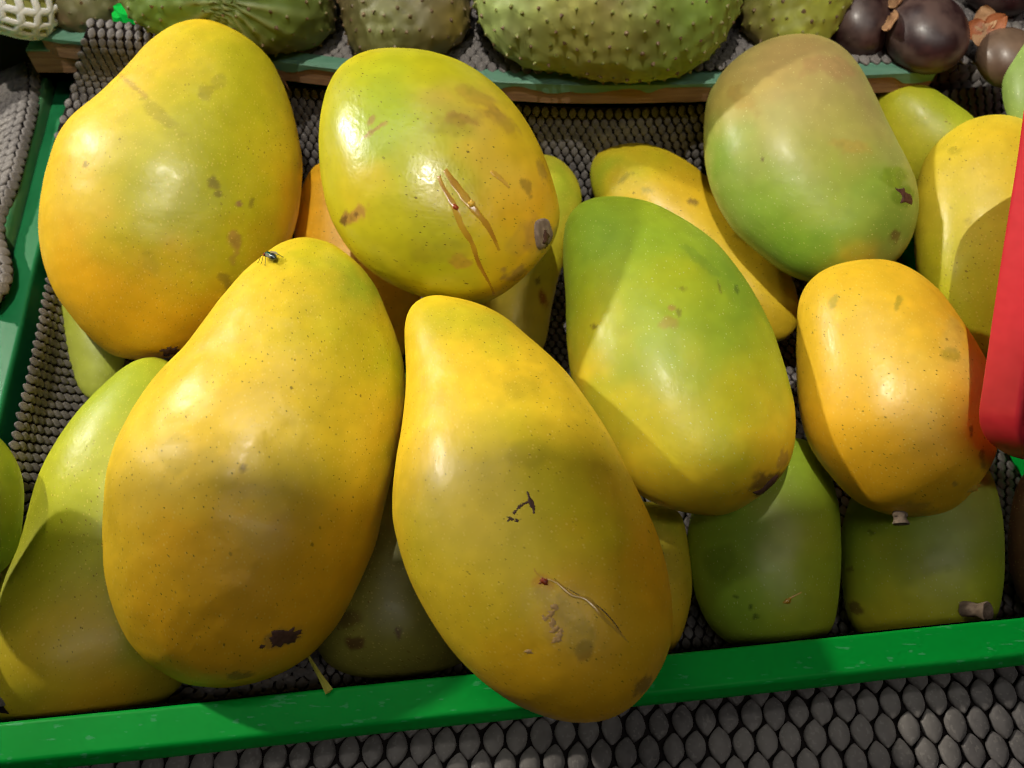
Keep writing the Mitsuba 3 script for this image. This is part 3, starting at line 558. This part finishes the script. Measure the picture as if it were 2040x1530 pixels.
for i, (k, mat, base, blobs, lab) in enumerate(SPEC):
    fr = Fruit(OUT[k], DIST[k], *SHAPE[k], lump={'B': .0013, 'A': .0008, 'C': .0007}.get(k, .0006), seed=i * 3)
    big = k in 'ABCDEFG'
    v, f, uv, nn_ = fr.mesh(270 if big else 130, 330 if big else 160)
    col = np.tile(np.array(base, float), (len(v), 1))
    col *= (1 + .26 * (meshkit.fbm(v * 55, 4, i + 40) - .5))[:, None] * (1 + .18 * (meshkit.fbm(v * 260, 2, i + 60) - .5))[:, None]
    warp = (np.stack([meshkit.fbm(v * 60 + 9 * a, 3, i + a) for a in range(3)], 1) - .5) * .028
    for (px, py, r, c, st) in blobs:
        p0 = fr.surf(px, py)[0][0]
        d = np.linalg.norm(v + warp - p0, axis=1) / (r * fr.dist / FOC)
        wgt = st * np.exp(-.5 * (d / .75) ** 2)
        col = col * (1 - wgt[:, None]) + np.array(c) * (.93 + .14 * meshkit.fbm(v * 120, 2, i + 80))[:, None] * wgt[:, None]
    for (px, py, rx, ry, an, c, st) in MARKS.get(k, ()):
        wgt = blotch(fr, v, px, py, rx, ry, an) * st
        col = col * (1 - wgt[:, None]) + np.array(c) * (.7 + .6 * meshkit.fbm(v * 420, 2, i + 90))[:, None] * wgt[:, None]
    # small uneven flecks of paler and greener skin
    fl_ = meshkit.fbm(v * 170, 3, i + 20)
    col *= (1 + .22 * np.clip(fl_ - .55, -.2, .3))[:, None] * [1, 1, .9]
    key = numbered('mango')
    KEY[k], M_[k] = key, fr
    uv = uv + np.array([i * .731, i * .413])
    mesh = trimesh.Trimesh(v, f, process=False)
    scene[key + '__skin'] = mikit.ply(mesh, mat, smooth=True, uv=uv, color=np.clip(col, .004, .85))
    tag(key, lab, 'mango', 'mangoes heaped in the crate')

def patch(k, poly, mat, name='scar', h=.00025, step=2.2, label=None, rough=0., seed=0):
    """A thin scab or film grown on the skin, thickest in its middle and running into the skin at its edge."""
    pg = Polygon(closed_spline(poly, 90) if len(poly) < 30 else poly).buffer(0)
    if pg.geom_type != 'Polygon': pg = max(pg.geoms, key=lambda g: g.area)
    ring = pg.exterior.segmentize(step)
    b = np.array(ring.coords)[:-1]
    x0, y0, x1, y1 = pg.bounds
    gx, gy = np.meshgrid(np.arange(x0, x1, step), np.arange(y0, y1, step))
    g = np.stack([gx.ravel(), gy.ravel()], 1)
    inn = shapely.contains_xy(pg.buffer(-step * .4), g[:, 0], g[:, 1])
    p = np.vstack([b, g[inn]])
    tri = Delaunay(p).simplices
    c = p[tri].mean(1); tri = tri[shapely.contains_xy(pg, c[:, 0], c[:, 1])]
    S, N = M_[k].surf(p[:, 0], p[:, 1])
    e = shapely.distance(shapely.points(p), pg.exterior)
    hh = h * np.clip(e / (2.2 * step), 0, 1) ** .6 - min(.00012, h * .4) * (e < 1e-6)
    if rough: hh = hh + rough * (meshkit.fbm(S * 900, 2, seed) - .5) * (e > 1e-6)
    V = S + N * hh[:, None]
    key = part(KEY[k], name)
    t = trimesh.Trimesh(V, tri, process=False)
    if (t.face_normals * N[tri[:, 0]]).sum() < 0: t.invert()
    add(key, t, mat, smooth=True)
    if label: labels[key] = {'label': label}

def streak(k, line, width, mat, name='sap_streak', h=.00013, label=None):
    l = np.array(line, float)
    t = np.r_[0, np.cumsum(np.linalg.norm(np.diff(l, axis=0), axis=1))]
    c = CubicSpline(t, l)(np.linspace(0, t[-1], 40))
    d = unit(np.gradient(c, axis=0)); n = np.stack([-d[:, 1], d[:, 0]], 1)
    w = np.interp(np.linspace(0, 1, 40), np.linspace(0, 1, len(width)), width)[:, None] / 2
    w = w * (1 + .35 * (meshkit.noise(np.stack([np.arange(40) * .45, np.zeros(40), np.zeros(40)], 1), int(l[0, 0])) - .5))[:, None]
    poly = np.vstack([c + n * w, (c - n * w)[::-1]])
    patch(k, poly, mat, name, h=h, step=1.6, label=label)

def ragged(cx, cy, rx, ry, ang, n=34, amp=.35, seed=0):
    r = np.random.default_rng(seed); t = np.linspace(0, 2 * np.pi, n, endpoint=False)
    k = 1 + amp * (r.random(n) - .5) * 2
    x, y = rx * k * np.cos(t), ry * k * np.sin(t); a = math.radians(ang)
    return np.stack([cx + x * math.cos(a) - y * math.sin(a), cy + x * math.sin(a) + y * math.cos(a)], 1)

# marks
patch('B', ragged(565, 1269, 36, 15, -17, seed=1), 'scab_dark', label='dark red-brown scab', rough=.0002)
patch('B', ragged(523, 1287, 8, 5, -17, seed=2), 'scab_dark')
for q, (x, y, a, b, an) in enumerate([(1058, 1001, 5, 17, -22), (1063, 1014, 5, 7, 0), (1045, 1003, 10, 3.5, -30), (1034, 1011, 9, 4, -40), (1024, 1021, 7, 5, -50), (1017, 1033, 7, 6, 0), (1030, 1036, 8, 3, 5)]):
    patch('C', ragged(x, y, a, b, an, n=16, amp=.5, seed=300 + q), 'scab_dark', 'scratch', step=1.4, h=.00015)
for q, (x, y, a, b, an) in enumerate([(1101, 1208, 9, 7, 20), (1098, 1222, 8, 9, 0), (1086, 1232, 8, 6, 30), (1100, 1240, 6, 9, 0), (1104, 1255, 8, 9, 10), (1114, 1266, 10, 7, -20), (1106, 1276, 11, 6, 5), (1118, 1254, 6, 5, 0)]):
    patch('C', ragged(x, y, a, b, an, n=16, amp=.5, seed=330 + q), 'scab_tan', 'scab', step=1.5, h=.00012, rough=.0001)
patch('C', ragged(1054, 1298, 10, 6, 20, seed=5), 'scab_tan', 'scab')
patch('C', ragged(1083, 1158, 10, 9, 0, seed=6), 'sap_red', 'sap_drop', h=.0006, label='red sap drop')
streak('C', [(1064,1132),(1080,1150),(1108,1160),(1140,1186),(1165,1192),(1195,1222),(1225,1252),(1250,1280)], [3, 7, 8, 9, 12, 10, 7, 3], 'sap_pale', label='glossy line of sap along a crack')
streak('C', [(1092,1140),(1108,1156),(1130,1172),(1150,1184),(1180,1200),(1205,1220),(1230,1250),(1247,1276)], [2, 2, 3, 3, 3, 2], 'scab_dark', 'crack', h=.00015)
patch('D', [(1068,440),(1090,436),(1098,452),(1101,472),(1090,490),(1074,498),(1066,480),(1064,458)], 'stem_wood', 'stem_scar', h=.0009, rough=.0005, label='round woody stem scar')
patch('D', ragged(1084, 472, 9, 19, -8, seed=10), 'scab_dark', 'spot', h=.0014)
streak('D', [(874,350),(890,385),(905,412),(922,455),(938,480),(952,520),(970,555),(984,586)], [9, 11, 13, 15, 11, 9, 7, 5], 'sap', h=.00005, label='long brown sap streak')
streak('D', [(886,338),(905,365),(925,392),(945,418),(968,445),(982,470),(995,500)], [12, 15, 17, 15, 13, 10, 6], 'sap', h=.00005)
patch('D', ragged(908, 414, 9, 6, 60, seed=11), 'sap_red', 'sap_drop', h=.0008); patch('D', ragged(939, 407, 8, 9, 40, seed=12), 'sap_pale', 'sap_drop', h=.0008)
streak('D', [(977,340),(990,350),(1004,362),(1015,375)], [9, 12, 8, 6], 'sap_pale', h=.0003)
patch('E', [(1498,980),(1510,976),(1530,958),(1550,945),(1544,960),(1530,974),(1512,986)], 'scab_dark', 'stem_scar', h=.0008, rough=.0004, label='dark stem end')
patch('F', [(1779,372),(1790,376),(1802,374),(1804,382),(1812,386),(1818,396),(1816,408),(1804,404),(1792,406),(1796,394),(1790,384)], 'scab_dark', 'scar', h=.0004, step=1.6, label='grey-brown star-shaped scar')
patch('A', ragged(338, 700, 20, 9, -15, seed=61), 'scab_dark', 'stem_scar', h=.0006)
patch('S', ragged(1568, 1198, 9, 6, -30, seed=62), 'sap', 'sap_drop', h=.0008); streak('S', [(1574, 1192), (1585, 1186), (1598, 1180)], [5, 4, 3], 'sap_pale')
patch('G', ragged(1940, 974, 14, 7, -35, seed=76), 'sap_pale', 'sap_drop', h=.0009)

# woody stems
def stub(k, base, direction, r0, r1, length, label):
    d = unit(np.array(direction, float))
    prof = np.array([[0, -.003], [r0 * 1.25, -.003], [r0 * 1.1, .0008], [r0 * .9, length * .35], [r1 * .95, length * .75], [r1 * 1.08, length * .93], [r1, length], [r1 * .7, length * .97], [r1 * .45, length * .86], [0, length * .84]])
    m = trimesh.creation.revolve(prof, sections=28)
    v = m.vertices + (meshkit.fbm(m.vertices * 600, 3, 3)[:, None] - .5) * .0009
    m = trimesh.Trimesh(v, m.faces, process=False)
    m.apply_transform(trimesh.geometry.align_vectors([0, 0, 1], d)); m.apply_translation(base)
    key = part(KEY[k], 'stem'); add(key, m, 'stem_wood', smooth=50); labels[key] = {'label': label}
p, n = M_['G'].surf(1793, 1024); stub('G', p[0], np.array([-.05, -.80, -.25]), .0024, .0028, .0040, 'short broken woody stem')
p, n = M_['T'].surf(1930, 1212); stub('T', p[0] + n[0] * .0015, np.array([.50, -.40, .77]), .0026, .0036, .0068, 'thick hollow woody stem')

# ------------------------------------------------------------------ spiny fruits on the shelf
SOUR = [
 ([(1210,-330),(1080,-300),(990,-200),(945,-80),(953,20),(965,60),(990,95),(1030,122),(1100,140),(1180,150),(1260,155),(1330,148),(1390,128),(1430,95),(1460,50),(1478,-10),(1480,-120),(1430,-240),(1330,-310)], (.22,.27,.05), 'largest spiny green soursop, at the top centre behind the plank', [(1200,60,60,(.30,.18,.09),.55),(1000,40,70,(.34,.44,.16),.6),(1150,60,60,(.45,.42,.10),.6),(1400,60,80,(.22,.36,.05),.7)]),
 ([(460,-300),(330,-260),(250,-150),(236,-30),(256,34),(320,72),(420,95),(520,100),(600,96),(646,78),(668,35),(672,-60),(640,-180),(560,-270)], (.12,.15,.03), 'dull green and brown soursop with pale ribs, behind the top left mango', [(330,10,60,(.13,.24,.03),.7),(600,60,60,(.10,.10,.03),.6),(560,10,50,(.18,.28,.05),.6)]),
 ([(810,-260),(720,-200),(690,-100),(682,0),(690,70),(720,110),(790,125),(860,112),(905,92),(927,50),(926,-40),(905,-150),(860,-230)], (.13,.10,.045), 'dark brown overripe soursop left of the largest green one', [(780,-5,60,(.22,.16,.09),.6),(760,50,60,(.14,.17,.035),.7),(905,50,26,(.30,.22,.04),.7)]),
 ([(1600,-240),(1500,-180),(1462,-80),(1465,20),(1490,80),(1540,112),(1600,116),(1650,75),(1685,10),(1705,-80),(1690,-190)], (.25,.28,.034), 'yellow-green soursop with brown spots behind the tan and green mango', [(1500,40,40,(.12,.08,.04),.7),(1620,30,50,(.42,.45,.05),.6)]),
 ([(190,-200),(110,-150),(90,-60),(100,20),(140,56),(200,60),(240,40),(262,-20),(260,-120)], (.16,.15,.06), 'dark brownish soursop at the top left, beside the net-wrapped fruit', []),
]
def shelf_dist(outline, slope, ratio, zbot):
    for d in np.arange(.75, .3, -.004):
        fr = Fruit(outline, d, slope, ratio, lump=0)
        if fr.grid(24, 24)[0][..., 2].min() >= zbot: return d
for i, (o, base, lab, blobs) in enumerate(SOUR):
    fr = Fruit(o, shelf_dist(o, .5, .8, .1165), .5, .8, lump=.0040, seed=100 + i)
    v, f, uv, nrm = fr.mesh(130, 190)
    col = np.tile(np.array(base), (len(v), 1)) * (.45 + 1.1 * meshkit.fbm(v * 130, 4, i + 3))[:, None]
    br = np.clip((meshkit.fbm(v * 48, 4, i + 13) - .53) * 6, 0, .85)[:, None]
    col = col * (1 - br) + np.array([.13, .085, .04]) * br
    for (px, py, r, c, st) in blobs:
        p0 = fr.surf(px, py)[0][0]
        wg = st * np.exp(-.5 * (np.linalg.norm(v - p0, axis=1) / (r * fr.dist / FOC)) ** 2)[:, None]
        col = col * (1 - wg) + np.array(c) * (.75 + .5 * meshkit.fbm(v * 150, 2, i))[:, None] * wg
    # bumps that carry the spines
    r = np.random.default_rng(200 + i)
    cells, tries = [], r.permutation(len(v))
    keepd = .0058
    pts = v[tries[:9000]]; nn9 = nrm[tries[:9000]]
    tree = cKDTree(pts); dead = np.zeros(len(pts), bool)
    for q in range(len(pts)):
        if dead[q]: continue
        cells.append(q); dead[tree.query_ball_point(pts[q], keepd)] = True
    cp, cn = pts[cells], nn9[cells]
    dd = cKDTree(cp).query(v)[0]
    v = v + nrm * (.0008 * np.exp(-(dd / .0026) ** 2))[:, None]
    col *= (.88 + .18 * np.exp(-(dd / .003) ** 2))[:, None]
    if i == 1:   # pale ribs that run to the stem end
        p0, n0 = fr.surf(455, 4); e = v - p0[0]; ax = unit(np.cross(n0[0], [0, 0, 1.])); ay = np.cross(n0[0], ax)
        an, rad = np.arctan2(e @ ay, e @ ax), np.linalg.norm(e, axis=1)
        rib = np.clip(np.cos(an * 17), 0, 1) * np.exp(-(rad / .022) ** 2)
        v = v + nrm * (.0012 * rib)[:, None]; col = col * (1 - .8 * rib[:, None]) + np.array([.38, .40, .17]) * .8 * rib[:, None]
    key = numbered('soursop')
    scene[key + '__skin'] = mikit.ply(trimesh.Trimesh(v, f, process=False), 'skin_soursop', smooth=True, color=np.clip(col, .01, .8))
    vs, fs, cs_ = [], [], []
    cone = trimesh.creation.cone(1., 1., sections=7)
    for q in range(len(cp)):
        if not inframe(cp[q], 80): continue
        dcol = base if r.random() < .6 else (.16, .10, .05)
        dn = unit(cn[q] + r.normal(0, .45, 3) + np.array([0, 0, -.15]))
        A = trimesh.geometry.align_vectors([0, 0, 1], dn)[:3, :3]
        L, R_ = .0002 + .0009 * r.random() ** 2, .0009 + .0004 * r.random()
        cv = cone.vertices * [R_, R_, L + .0008]
        vs.append(cv @ A.T + cp[q] + cn[q] * .0006); fs.append(cone.faces + len(cone.vertices) * len(fs))
        tipc = (np.clip(cone.vertices[:, 2], 0, 1) > .5)[:, None]
        cs_.append(np.where(tipc, np.array([.13, .08, .035]) if r.random() < .7 else np.array([.28, .21, .12]), np.array(dcol)))
    if vs:
        kk = key + '__spines'
        scene[kk] = mikit.ply(trimesh.Trimesh(np.vstack(vs), np.vstack(fs), process=False), 'skin_soursop', smooth=False, color=np.vstack(cs_))
        labels[kk] = {'kind': 'stuff'}
    tag(key, lab, 'soursop', 'soursops on the shelf')

# ------------------------------------------------------------------ purple fruits
def ell(cx, cy, rx, ry, a=0):
    t = np.linspace(0, 2 * np.pi, 16, endpoint=False); a = math.radians(a)
    return [(cx + rx * math.cos(q) * math.cos(a) - ry * math.sin(q) * math.sin(a), cy + rx * math.cos(q) * math.sin(a) + ry * math.sin(q) * math.cos(a)) for q in t]
def petal(center, n, direction, length, width, curl, seed):
    """A dry calyx lobe: a thick tapered, bent plate."""
    d = direction - n * (direction @ n); d = unit(d); s = np.cross(n, d)
    r = np.random.default_rng(seed); a = np.linspace(0, 1, 9); b = np.linspace(-1, 1, 7)
    A, B = np.meshgrid(a, b, indexing='ij')
    w = width * (np.sin(np.pi * (.16 + .80 * A)) ** .8)
    up = .0012 + curl * A ** 2 + .10 * width * B ** 2 + .0006 * (meshkit.noise(np.stack([A * 4, B * 3, A * 0 + seed], -1), seed) - .5) * 2
    topv = center + d * (A * length)[..., None] + s * (B * w)[..., None] + n * up[..., None]
    botv = topv - n * .0007
    k = np.arange(63).reshape(9, 7)
    f = np.concatenate([np.stack([k[:-1, :-1], k[1:, :-1], k[1:, 1:]], -1).reshape(-1, 3), np.stack([k[:-1, :-1], k[1:, 1:], k[:-1, 1:]], -1).reshape(-1, 3)])
    loop = np.r_[k[0], k[1:, -1], k[-1, -2::-1], k[-2:0:-1, 0]]
    nx = np.roll(loop, -1)
    f = np.vstack([f, f[:, ::-1] + 63, np.stack([loop, loop + 63, nx + 63], 1), np.stack([loop, nx + 63, nx], 1)])
    t = trimesh.Trimesh(np.vstack([topv.reshape(-1, 3), botv.reshape(-1, 3)]), f, process=False)
    if t.volume < 0: t.invert()
    return t
def c_cal(p, n, uv): return mikit.mix((.22, .10, .05), (.50, .30, .15), mikit.fbm(p.x * 260, p.y * 260, p.z * 260, 3))
scene['calyx'] = two({'type': 'principled', 'base_color': mikit.proc(c_cal), 'roughness': .6, 'specular': .3})
scene['calyx_orange'] = two({'type': 'principled', 'base_color': rgb(.36, .12, .045), 'roughness': .5, 'specular': .4})
STAR = [
 (ell(1712, 40, 68, 76), (1790, -5), 'purple fruit behind the yellow-green soursop, with a bright glint near its top', 0, (.45, .4, .0)),
 (ell(1846, 68, 87, 82), (1772, 40), 'roundest purple fruit with dusty mottling, at the top right', 2, (.0, .4, .3)),
 (ell(2008, 116, 66, 62), (1965, 62), 'brown-topped purple fruit with orange calyx, beside the pale green mango', 5, (.9, .2, .1)),
 (ell(1992, -32, 78, 68), (1950, 26), 'dark purple fruit cut off by the top edge at the right', 1, (.1, .1, .1)),
 (ell(1770, -80, 70, 62), (1770, -40), 'purple fruit cut off by the top edge, behind the roundest one', 2, (.1, .1, .1)),
]
for i, (o, (cx, cy), lab, nl, (dust, sheen, red)) in enumerate(STAR):
    fr = Fruit(o, shelf_dist(o, .35, .92, .1165), .35, .92, lump=.0007, seed=150 + i)
    v, f, uv, _ = fr.mesh(80, 110)
    base = np.array([.026, .010, .011])
    a = np.clip((meshkit.fbm(v * 110, 4, 150 + i) - .40) * 3.5, 0, 1)[:, None]
    col = base * (1 - a * .8) + np.array([.11, .068, .058]) * a * (.4 + sheen)  # random dusty mottling of the skin; sheen only scales its tone
    b = np.clip((meshkit.fbm(v * 120, 3, 170 + i) - .55) * 5, 0, 1)[:, None] * red
    col = col * (1 - b) + np.array([.17, .06, .05]) * b
    if i == 2:
        p0 = fr.surf(2010, 80)[0][0]; wg = .9 * np.exp(-.5 * (np.linalg.norm(v - p0, axis=1) / .011) ** 2)[:, None]
        col = col * (1 - wg) + np.array([.17, .11, .07]) * (.5 + meshkit.fbm(v * 200, 3, 5))[:, None] * wg
    key = numbered('star_apple')
    scene[key + '__skin'] = mikit.ply(trimesh.Trimesh(v, f, process=False), 'skin_star_apple', smooth=True, color=np.clip(col, .003, .5))
    tag(key, lab, 'fruit', 'purple fruits on the shelf')
    p0, n0 = fr.surf(cx, cy); r = np.random.default_rng(i)
    for q in range(nl):
        if i == 1:
            pp_, nn_ = fr.surf([1779, 1786][q], [30, 18][q]); d = (at([1766, 1800][q], [70, 4][q], .15) - at(1780, 25, .15)); c_ = pp_[0]; L, Wd = [.0145, .009][q], [.0042, .004][q]; n_ = nn_[0]
        else:
            an = q * 2 * np.pi / max(nl, 1) + .5; d = math.cos(an) * RGT + math.sin(an) * UPC; c_, n_ = p0[0], n0[0]; L, Wd = .008 + .004 * r.random(), .0052
        add(part(key, 'calyx_lobe'), petal(c_, n_, d, L, Wd, .002 + .002 * r.random(), 10 * i + q), 'calyx' if (i != 2 or q % 2) else 'calyx_orange', smooth=40)

# ------------------------------------------------------------------ fruit in a white foam net
o = [(15,-150),(-60,-110),(-95,-30),(-62,38),(0,60),(55,74),(97,66),(120,30),(126,-40),(95,-115)]
fr = Fruit(o, shelf_dist(o, .3, .85, .1165), .3, .85, lump=.0004, seed=300)
v, f, uv, _ = fr.mesh(60, 80)
key = 'wrapped_fruit'
scene[key + '__skin'] = mikit.ply(trimesh.Trimesh(v, f, process=False), 'skin_soursop', smooth=True, color=np.tile([.30, .31, .08], (len(v), 1)))
P, uvn = fr.grid(181, 241); Nn = fr.normals(P)
NS, tubes = 26, []
import sys as _s
for sgn in range(NS):
    uu = np.linspace(8, 172, 130); frac = sgn / NS + (.47 / NS) * np.sin(np.linspace(0, 16 * np.pi, 130) + (np.pi if sgn % 2 else 0))
    ii = uu.astype(int); jj = ((frac % 1) * 240).astype(int)
    c = P[ii, jj] + Nn[ii, jj] * .0006
    c = gaussian_filter1d(c, 1.2, axis=0)
    t_ = unit(np.gradient(c, axis=0)); n_ = Nn[ii, jj]; s_ = unit(np.cross(t_, n_)); n_ = np.cross(s_, t_)
    an = np.linspace(0, 2 * np.pi, 8, endpoint=False)
    V = c[:, None] + .0019 * np.cos(an)[None, :, None] * s_[:, None] + .0011 * np.sin(an)[None, :, None] * n_[:, None]
    k = np.arange(130 * 8).reshape(130, 8)
    ff = np.concatenate([np.stack([k[:-1], k[1:], np.roll(k[1:], -1, 1)], -1).reshape(-1, 3), np.stack([k[:-1], np.roll(k[1:], -1, 1), np.roll(k[:-1], -1, 1)], -1).reshape(-1, 3)])
    tubes.append(trimesh.Trimesh(V.reshape(-1, 3), ff, process=False))
add(key + '__foam_net', trimesh.util.concatenate(tubes), 'white_foam', smooth=True)
tag(key, 'fruit wrapped in a white foam net at the top left corner', 'wrapped fruit')

# green plastic scrap behind the folded mat
sc = []
for (x, y, w, h, a, z) in [(255, 34, 22, 13, 10, .128), (276, 50, 15, 10, 40, .1265), (238, 44, 12, 8, -20, .1265)]:
    poly = np.array(ragged(x, y, w, h, a, n=14, amp=.25, seed=int(x)))
    p3 = at(poly[:, 0], poly[:, 1], np.full(len(poly), z)); n = len(p3)
    m = trimesh.convex.convex_hull(np.vstack([p3, p3 + [0, .002, .0035]])); sc.append(m)
add('plastic_scrap', trimesh.util.concatenate(sc), 'green_plastic', smooth=25)
tag('plastic_scrap', 'torn bright green plastic scrap poking out behind the folded mat at the upper left', 'plastic scrap')

# ------------------------------------------------------------------ red board at the right edge
OB = [(2143, 120), (2119, 264), (2089, 452), (2059, 642), (2034, 806), (2030, 842), (2037, 878), (2059, 907), (2091, 925), (2143, 937), (2433, 988), (2549, 985), (2589, 900), (2669, 200), (2649, 90), (2569, 60), (2259, 50), (2169, 70)]
o = closed_spline(OB, 900)
nb = unit(np.array([.42, -.62, .66])); pb = CAM + ray(1960, 800) * .295
pd = ray(o[:, 0], o[:, 1]); ring = CAM + pd * (((pb - CAM) @ nb) / (pd @ nb))[:, None]
tx = unit(np.cross([0, 0, 1.], nb)); ty = np.cross(nb, tx); r2 = np.stack([(ring - pb) @ tx, (ring - pb) @ ty], 1)
pg = Polygon(r2).buffer(0).simplify(1e-5)
def ringpts(d, n=500):
    g = pg.buffer(-d, join_style=1); g = g if g.geom_type == 'Polygon' else max(g.geoms, key=lambda q: q.area)
    e = g.exterior; s0 = e.project(Point(pg.centroid.x, pg.centroid.y + 1))
    e = np.array([e.interpolate((s0 + q * e.length) % e.length).coords[0] for q in np.arange(n) / n])
    return e
levels = [(.0022, -.0148), (.0005, -.0143), (.0, -.0130), (.0, -.0018), (.0004, -.0007), (.0014, .0), (.0022, .0), (.0062, .0), (.0070, -.0006), (.0076, -.0020), (.0088, -.0027)]
rp = [ringpts(d) for d, _ in levels]
V = np.vstack([pb + q[:, :1] * tx + q[:, 1:] * ty + nb * h for q, (_, h) in zip(rp, levels)])
n = 500; k = np.arange(n * len(levels)).reshape(len(levels), n); a, b = k[:-1], k[1:]
ff = np.concatenate([np.stack([a, np.roll(a, -1, 1), np.roll(b, -1, 1)], -1).reshape(-1, 3), np.stack([a, np.roll(b, -1, 1), b], -1).reshape(-1, 3)])
V = np.vstack([V, V[k[0]].mean(0), V[k[-1]].mean(0)]); c0, c1 = len(V) - 2, len(V) - 1
i_ = np.arange(n); j_ = (i_ + 1) % n
ff = np.vstack([ff, np.stack([k[0][j_], k[0][i_], i_ * 0 + c0], 1), np.stack([k[-1][i_], k[-1][j_], i_ * 0 + c1], 1)])
rb = trimesh.Trimesh(V, ff, process=False)
if rb.volume < 0: rb.invert()
add('price_board', rb, 'red_plastic', smooth=45)
tag('price_board', 'red plastic board with rounded corner and raised frame, leaning into view at the right edge', 'board')

# ------------------------------------------------------------------ straw and fly
p0, p1 = M_['Q'].surf(612, 1306)[0][0], at(656, 1378, .0815)
p0 = at(610, 1300, .076)
ln = seg(p0, p1, 14); d = unit(p1 - p0); s = unit(np.cross(d, [0, 0, 1.])); u_ = np.cross(s, d)
w = np.interp(np.linspace(0, 1, 14), [0, .6, 1], [.0004, .0008, .0014])[:, None]
V = np.stack([ln + s * w, ln + u_ * .0005, ln - s * w, ln - u_ * .0005], 1); k = np.arange(56).reshape(14, 4)
ff = np.concatenate([np.stack([k[:-1], k[1:], np.roll(k[1:], -1, 1)], -1).reshape(-1, 3), np.stack([k[:-1], np.roll(k[1:], -1, 1), np.roll(k[:-1], -1, 1)], -1).reshape(-1, 3), [[k[0, 0], k[0, 1], k[0, 2]], [k[0, 0], k[0, 2], k[0, 3]], [k[-1, 0], k[-1, 2], k[-1, 1]], [k[-1, 0], k[-1, 3], k[-1, 2]]]])
add('leaf_sliver', trimesh.Trimesh(V.reshape(-1, 3), ff, process=False), 'blade_green', smooth=40)
tag('leaf_sliver', 'thin yellow-green leaf sliver sticking up behind the front rim, below the big yellow mango', 'leaf')

fp, fn = M_['B'].surf(543, 521); fp, fn = fp[0], fn[0]
hd, tl = M_['B'].surf(523, 512)[0][0], M_['B'].surf(566, 528)[0][0]
fx = tl - hd; flen = np.linalg.norm(fx); fx = fx / flen
fz = unit(fn + UPC * .35 - fx * (fx @ (fn + UPC * .35))); fy = np.cross(fz, fx)
S_ = .0074
def fl(p): p = np.asarray(p, float) * S_; return fp + p[..., :1] * fx + p[..., 1:2] * fy + p[..., 2:3] * fz
def blob(c, r, bend=0, n=3):
    m = trimesh.creation.icosphere(subdivisions=n); v = m.vertices * r + c
    t = trimesh.Trimesh(fl(v), m.faces, process=False)
    if t.volume < 0: t.invert()
    return t
add('fly__thorax', blob((-.22, 0, .30), (.19, .15, .16)), 'fly_teal', smooth=True)
ab = trimesh.creation.icosphere(subdivisions=4); v = ab.vertices.copy()
v = v * (1 + .025 * np.cos(v[:, :1] * 13)) * [.32, .185, .175] + [.20, 0, .27]; v[:, 2] -= .12 * np.clip(v[:, 0] - .1, 0, 1)
ab = trimesh.Trimesh(fl(v), ab.faces, process=False)
if ab.volume < 0: ab.invert()
add('fly__abdomen', ab, 'fly_metal', smooth=True)
add('fly__head', blob((-.46, 0, .27), (.09, .13, .12)), 'fly_dark', smooth=True)
for sg in (-1, 1): add(part('fly', 'eye'), blob((-.48, sg * .075, .29), (.075, .07, .09)), 'fly_eye', smooth=True)
def leg(pts, r=.0135):
    P_ = fl(np.array(pts)); ms = []
    for a, b in zip(P_[:-1], P_[1:]):
        m = trimesh.creation.cylinder(r * S_, segment=[a, b], sections=8); ms.append(m)
    for a in P_: q = trimesh.creation.icosphere(subdivisions=1, radius=r * S_); q.apply_translation(a); ms.append(q)
    return trimesh.util.concatenate(ms)
for sg in (-1, 1):
    for (x0, dx) in ((-.34, -.14), (-.2, .02), (-.08, .30)):
        add(part('fly', 'leg'), leg([(x0, sg * .08, .24), (x0 + dx * .5, sg * .30, .34), (x0 + dx * .9, sg * .46, .10), (x0 + dx * 1.25, sg * .56, .0)]), 'fly_dark', smooth=40)
for sg in (-1, 1):
    a = np.linspace(0, 1, 10); outl = np.r_[np.stack([a * .62, .02 + .13 * np.sin(np.pi * a ** .8)], 1), np.stack([a[::-1] * .62, -.05 * np.sin(np.pi * a[::-1])], 1)]
    tri = Delaunay(outl).simplices
    wv = np.stack([-.16 + outl[:, 0], sg * (.07 + outl[:, 0] * .22 + outl[:, 1]), .44 - outl[:, 0] * .16], 1)
    add(part('fly', 'wing'), trimesh.Trimesh(fl(wv), tri, process=False), 'fly_wing')
tag('fly', 'small blue-green fly sitting on the tip of the big yellow mango at front left', 'fly')
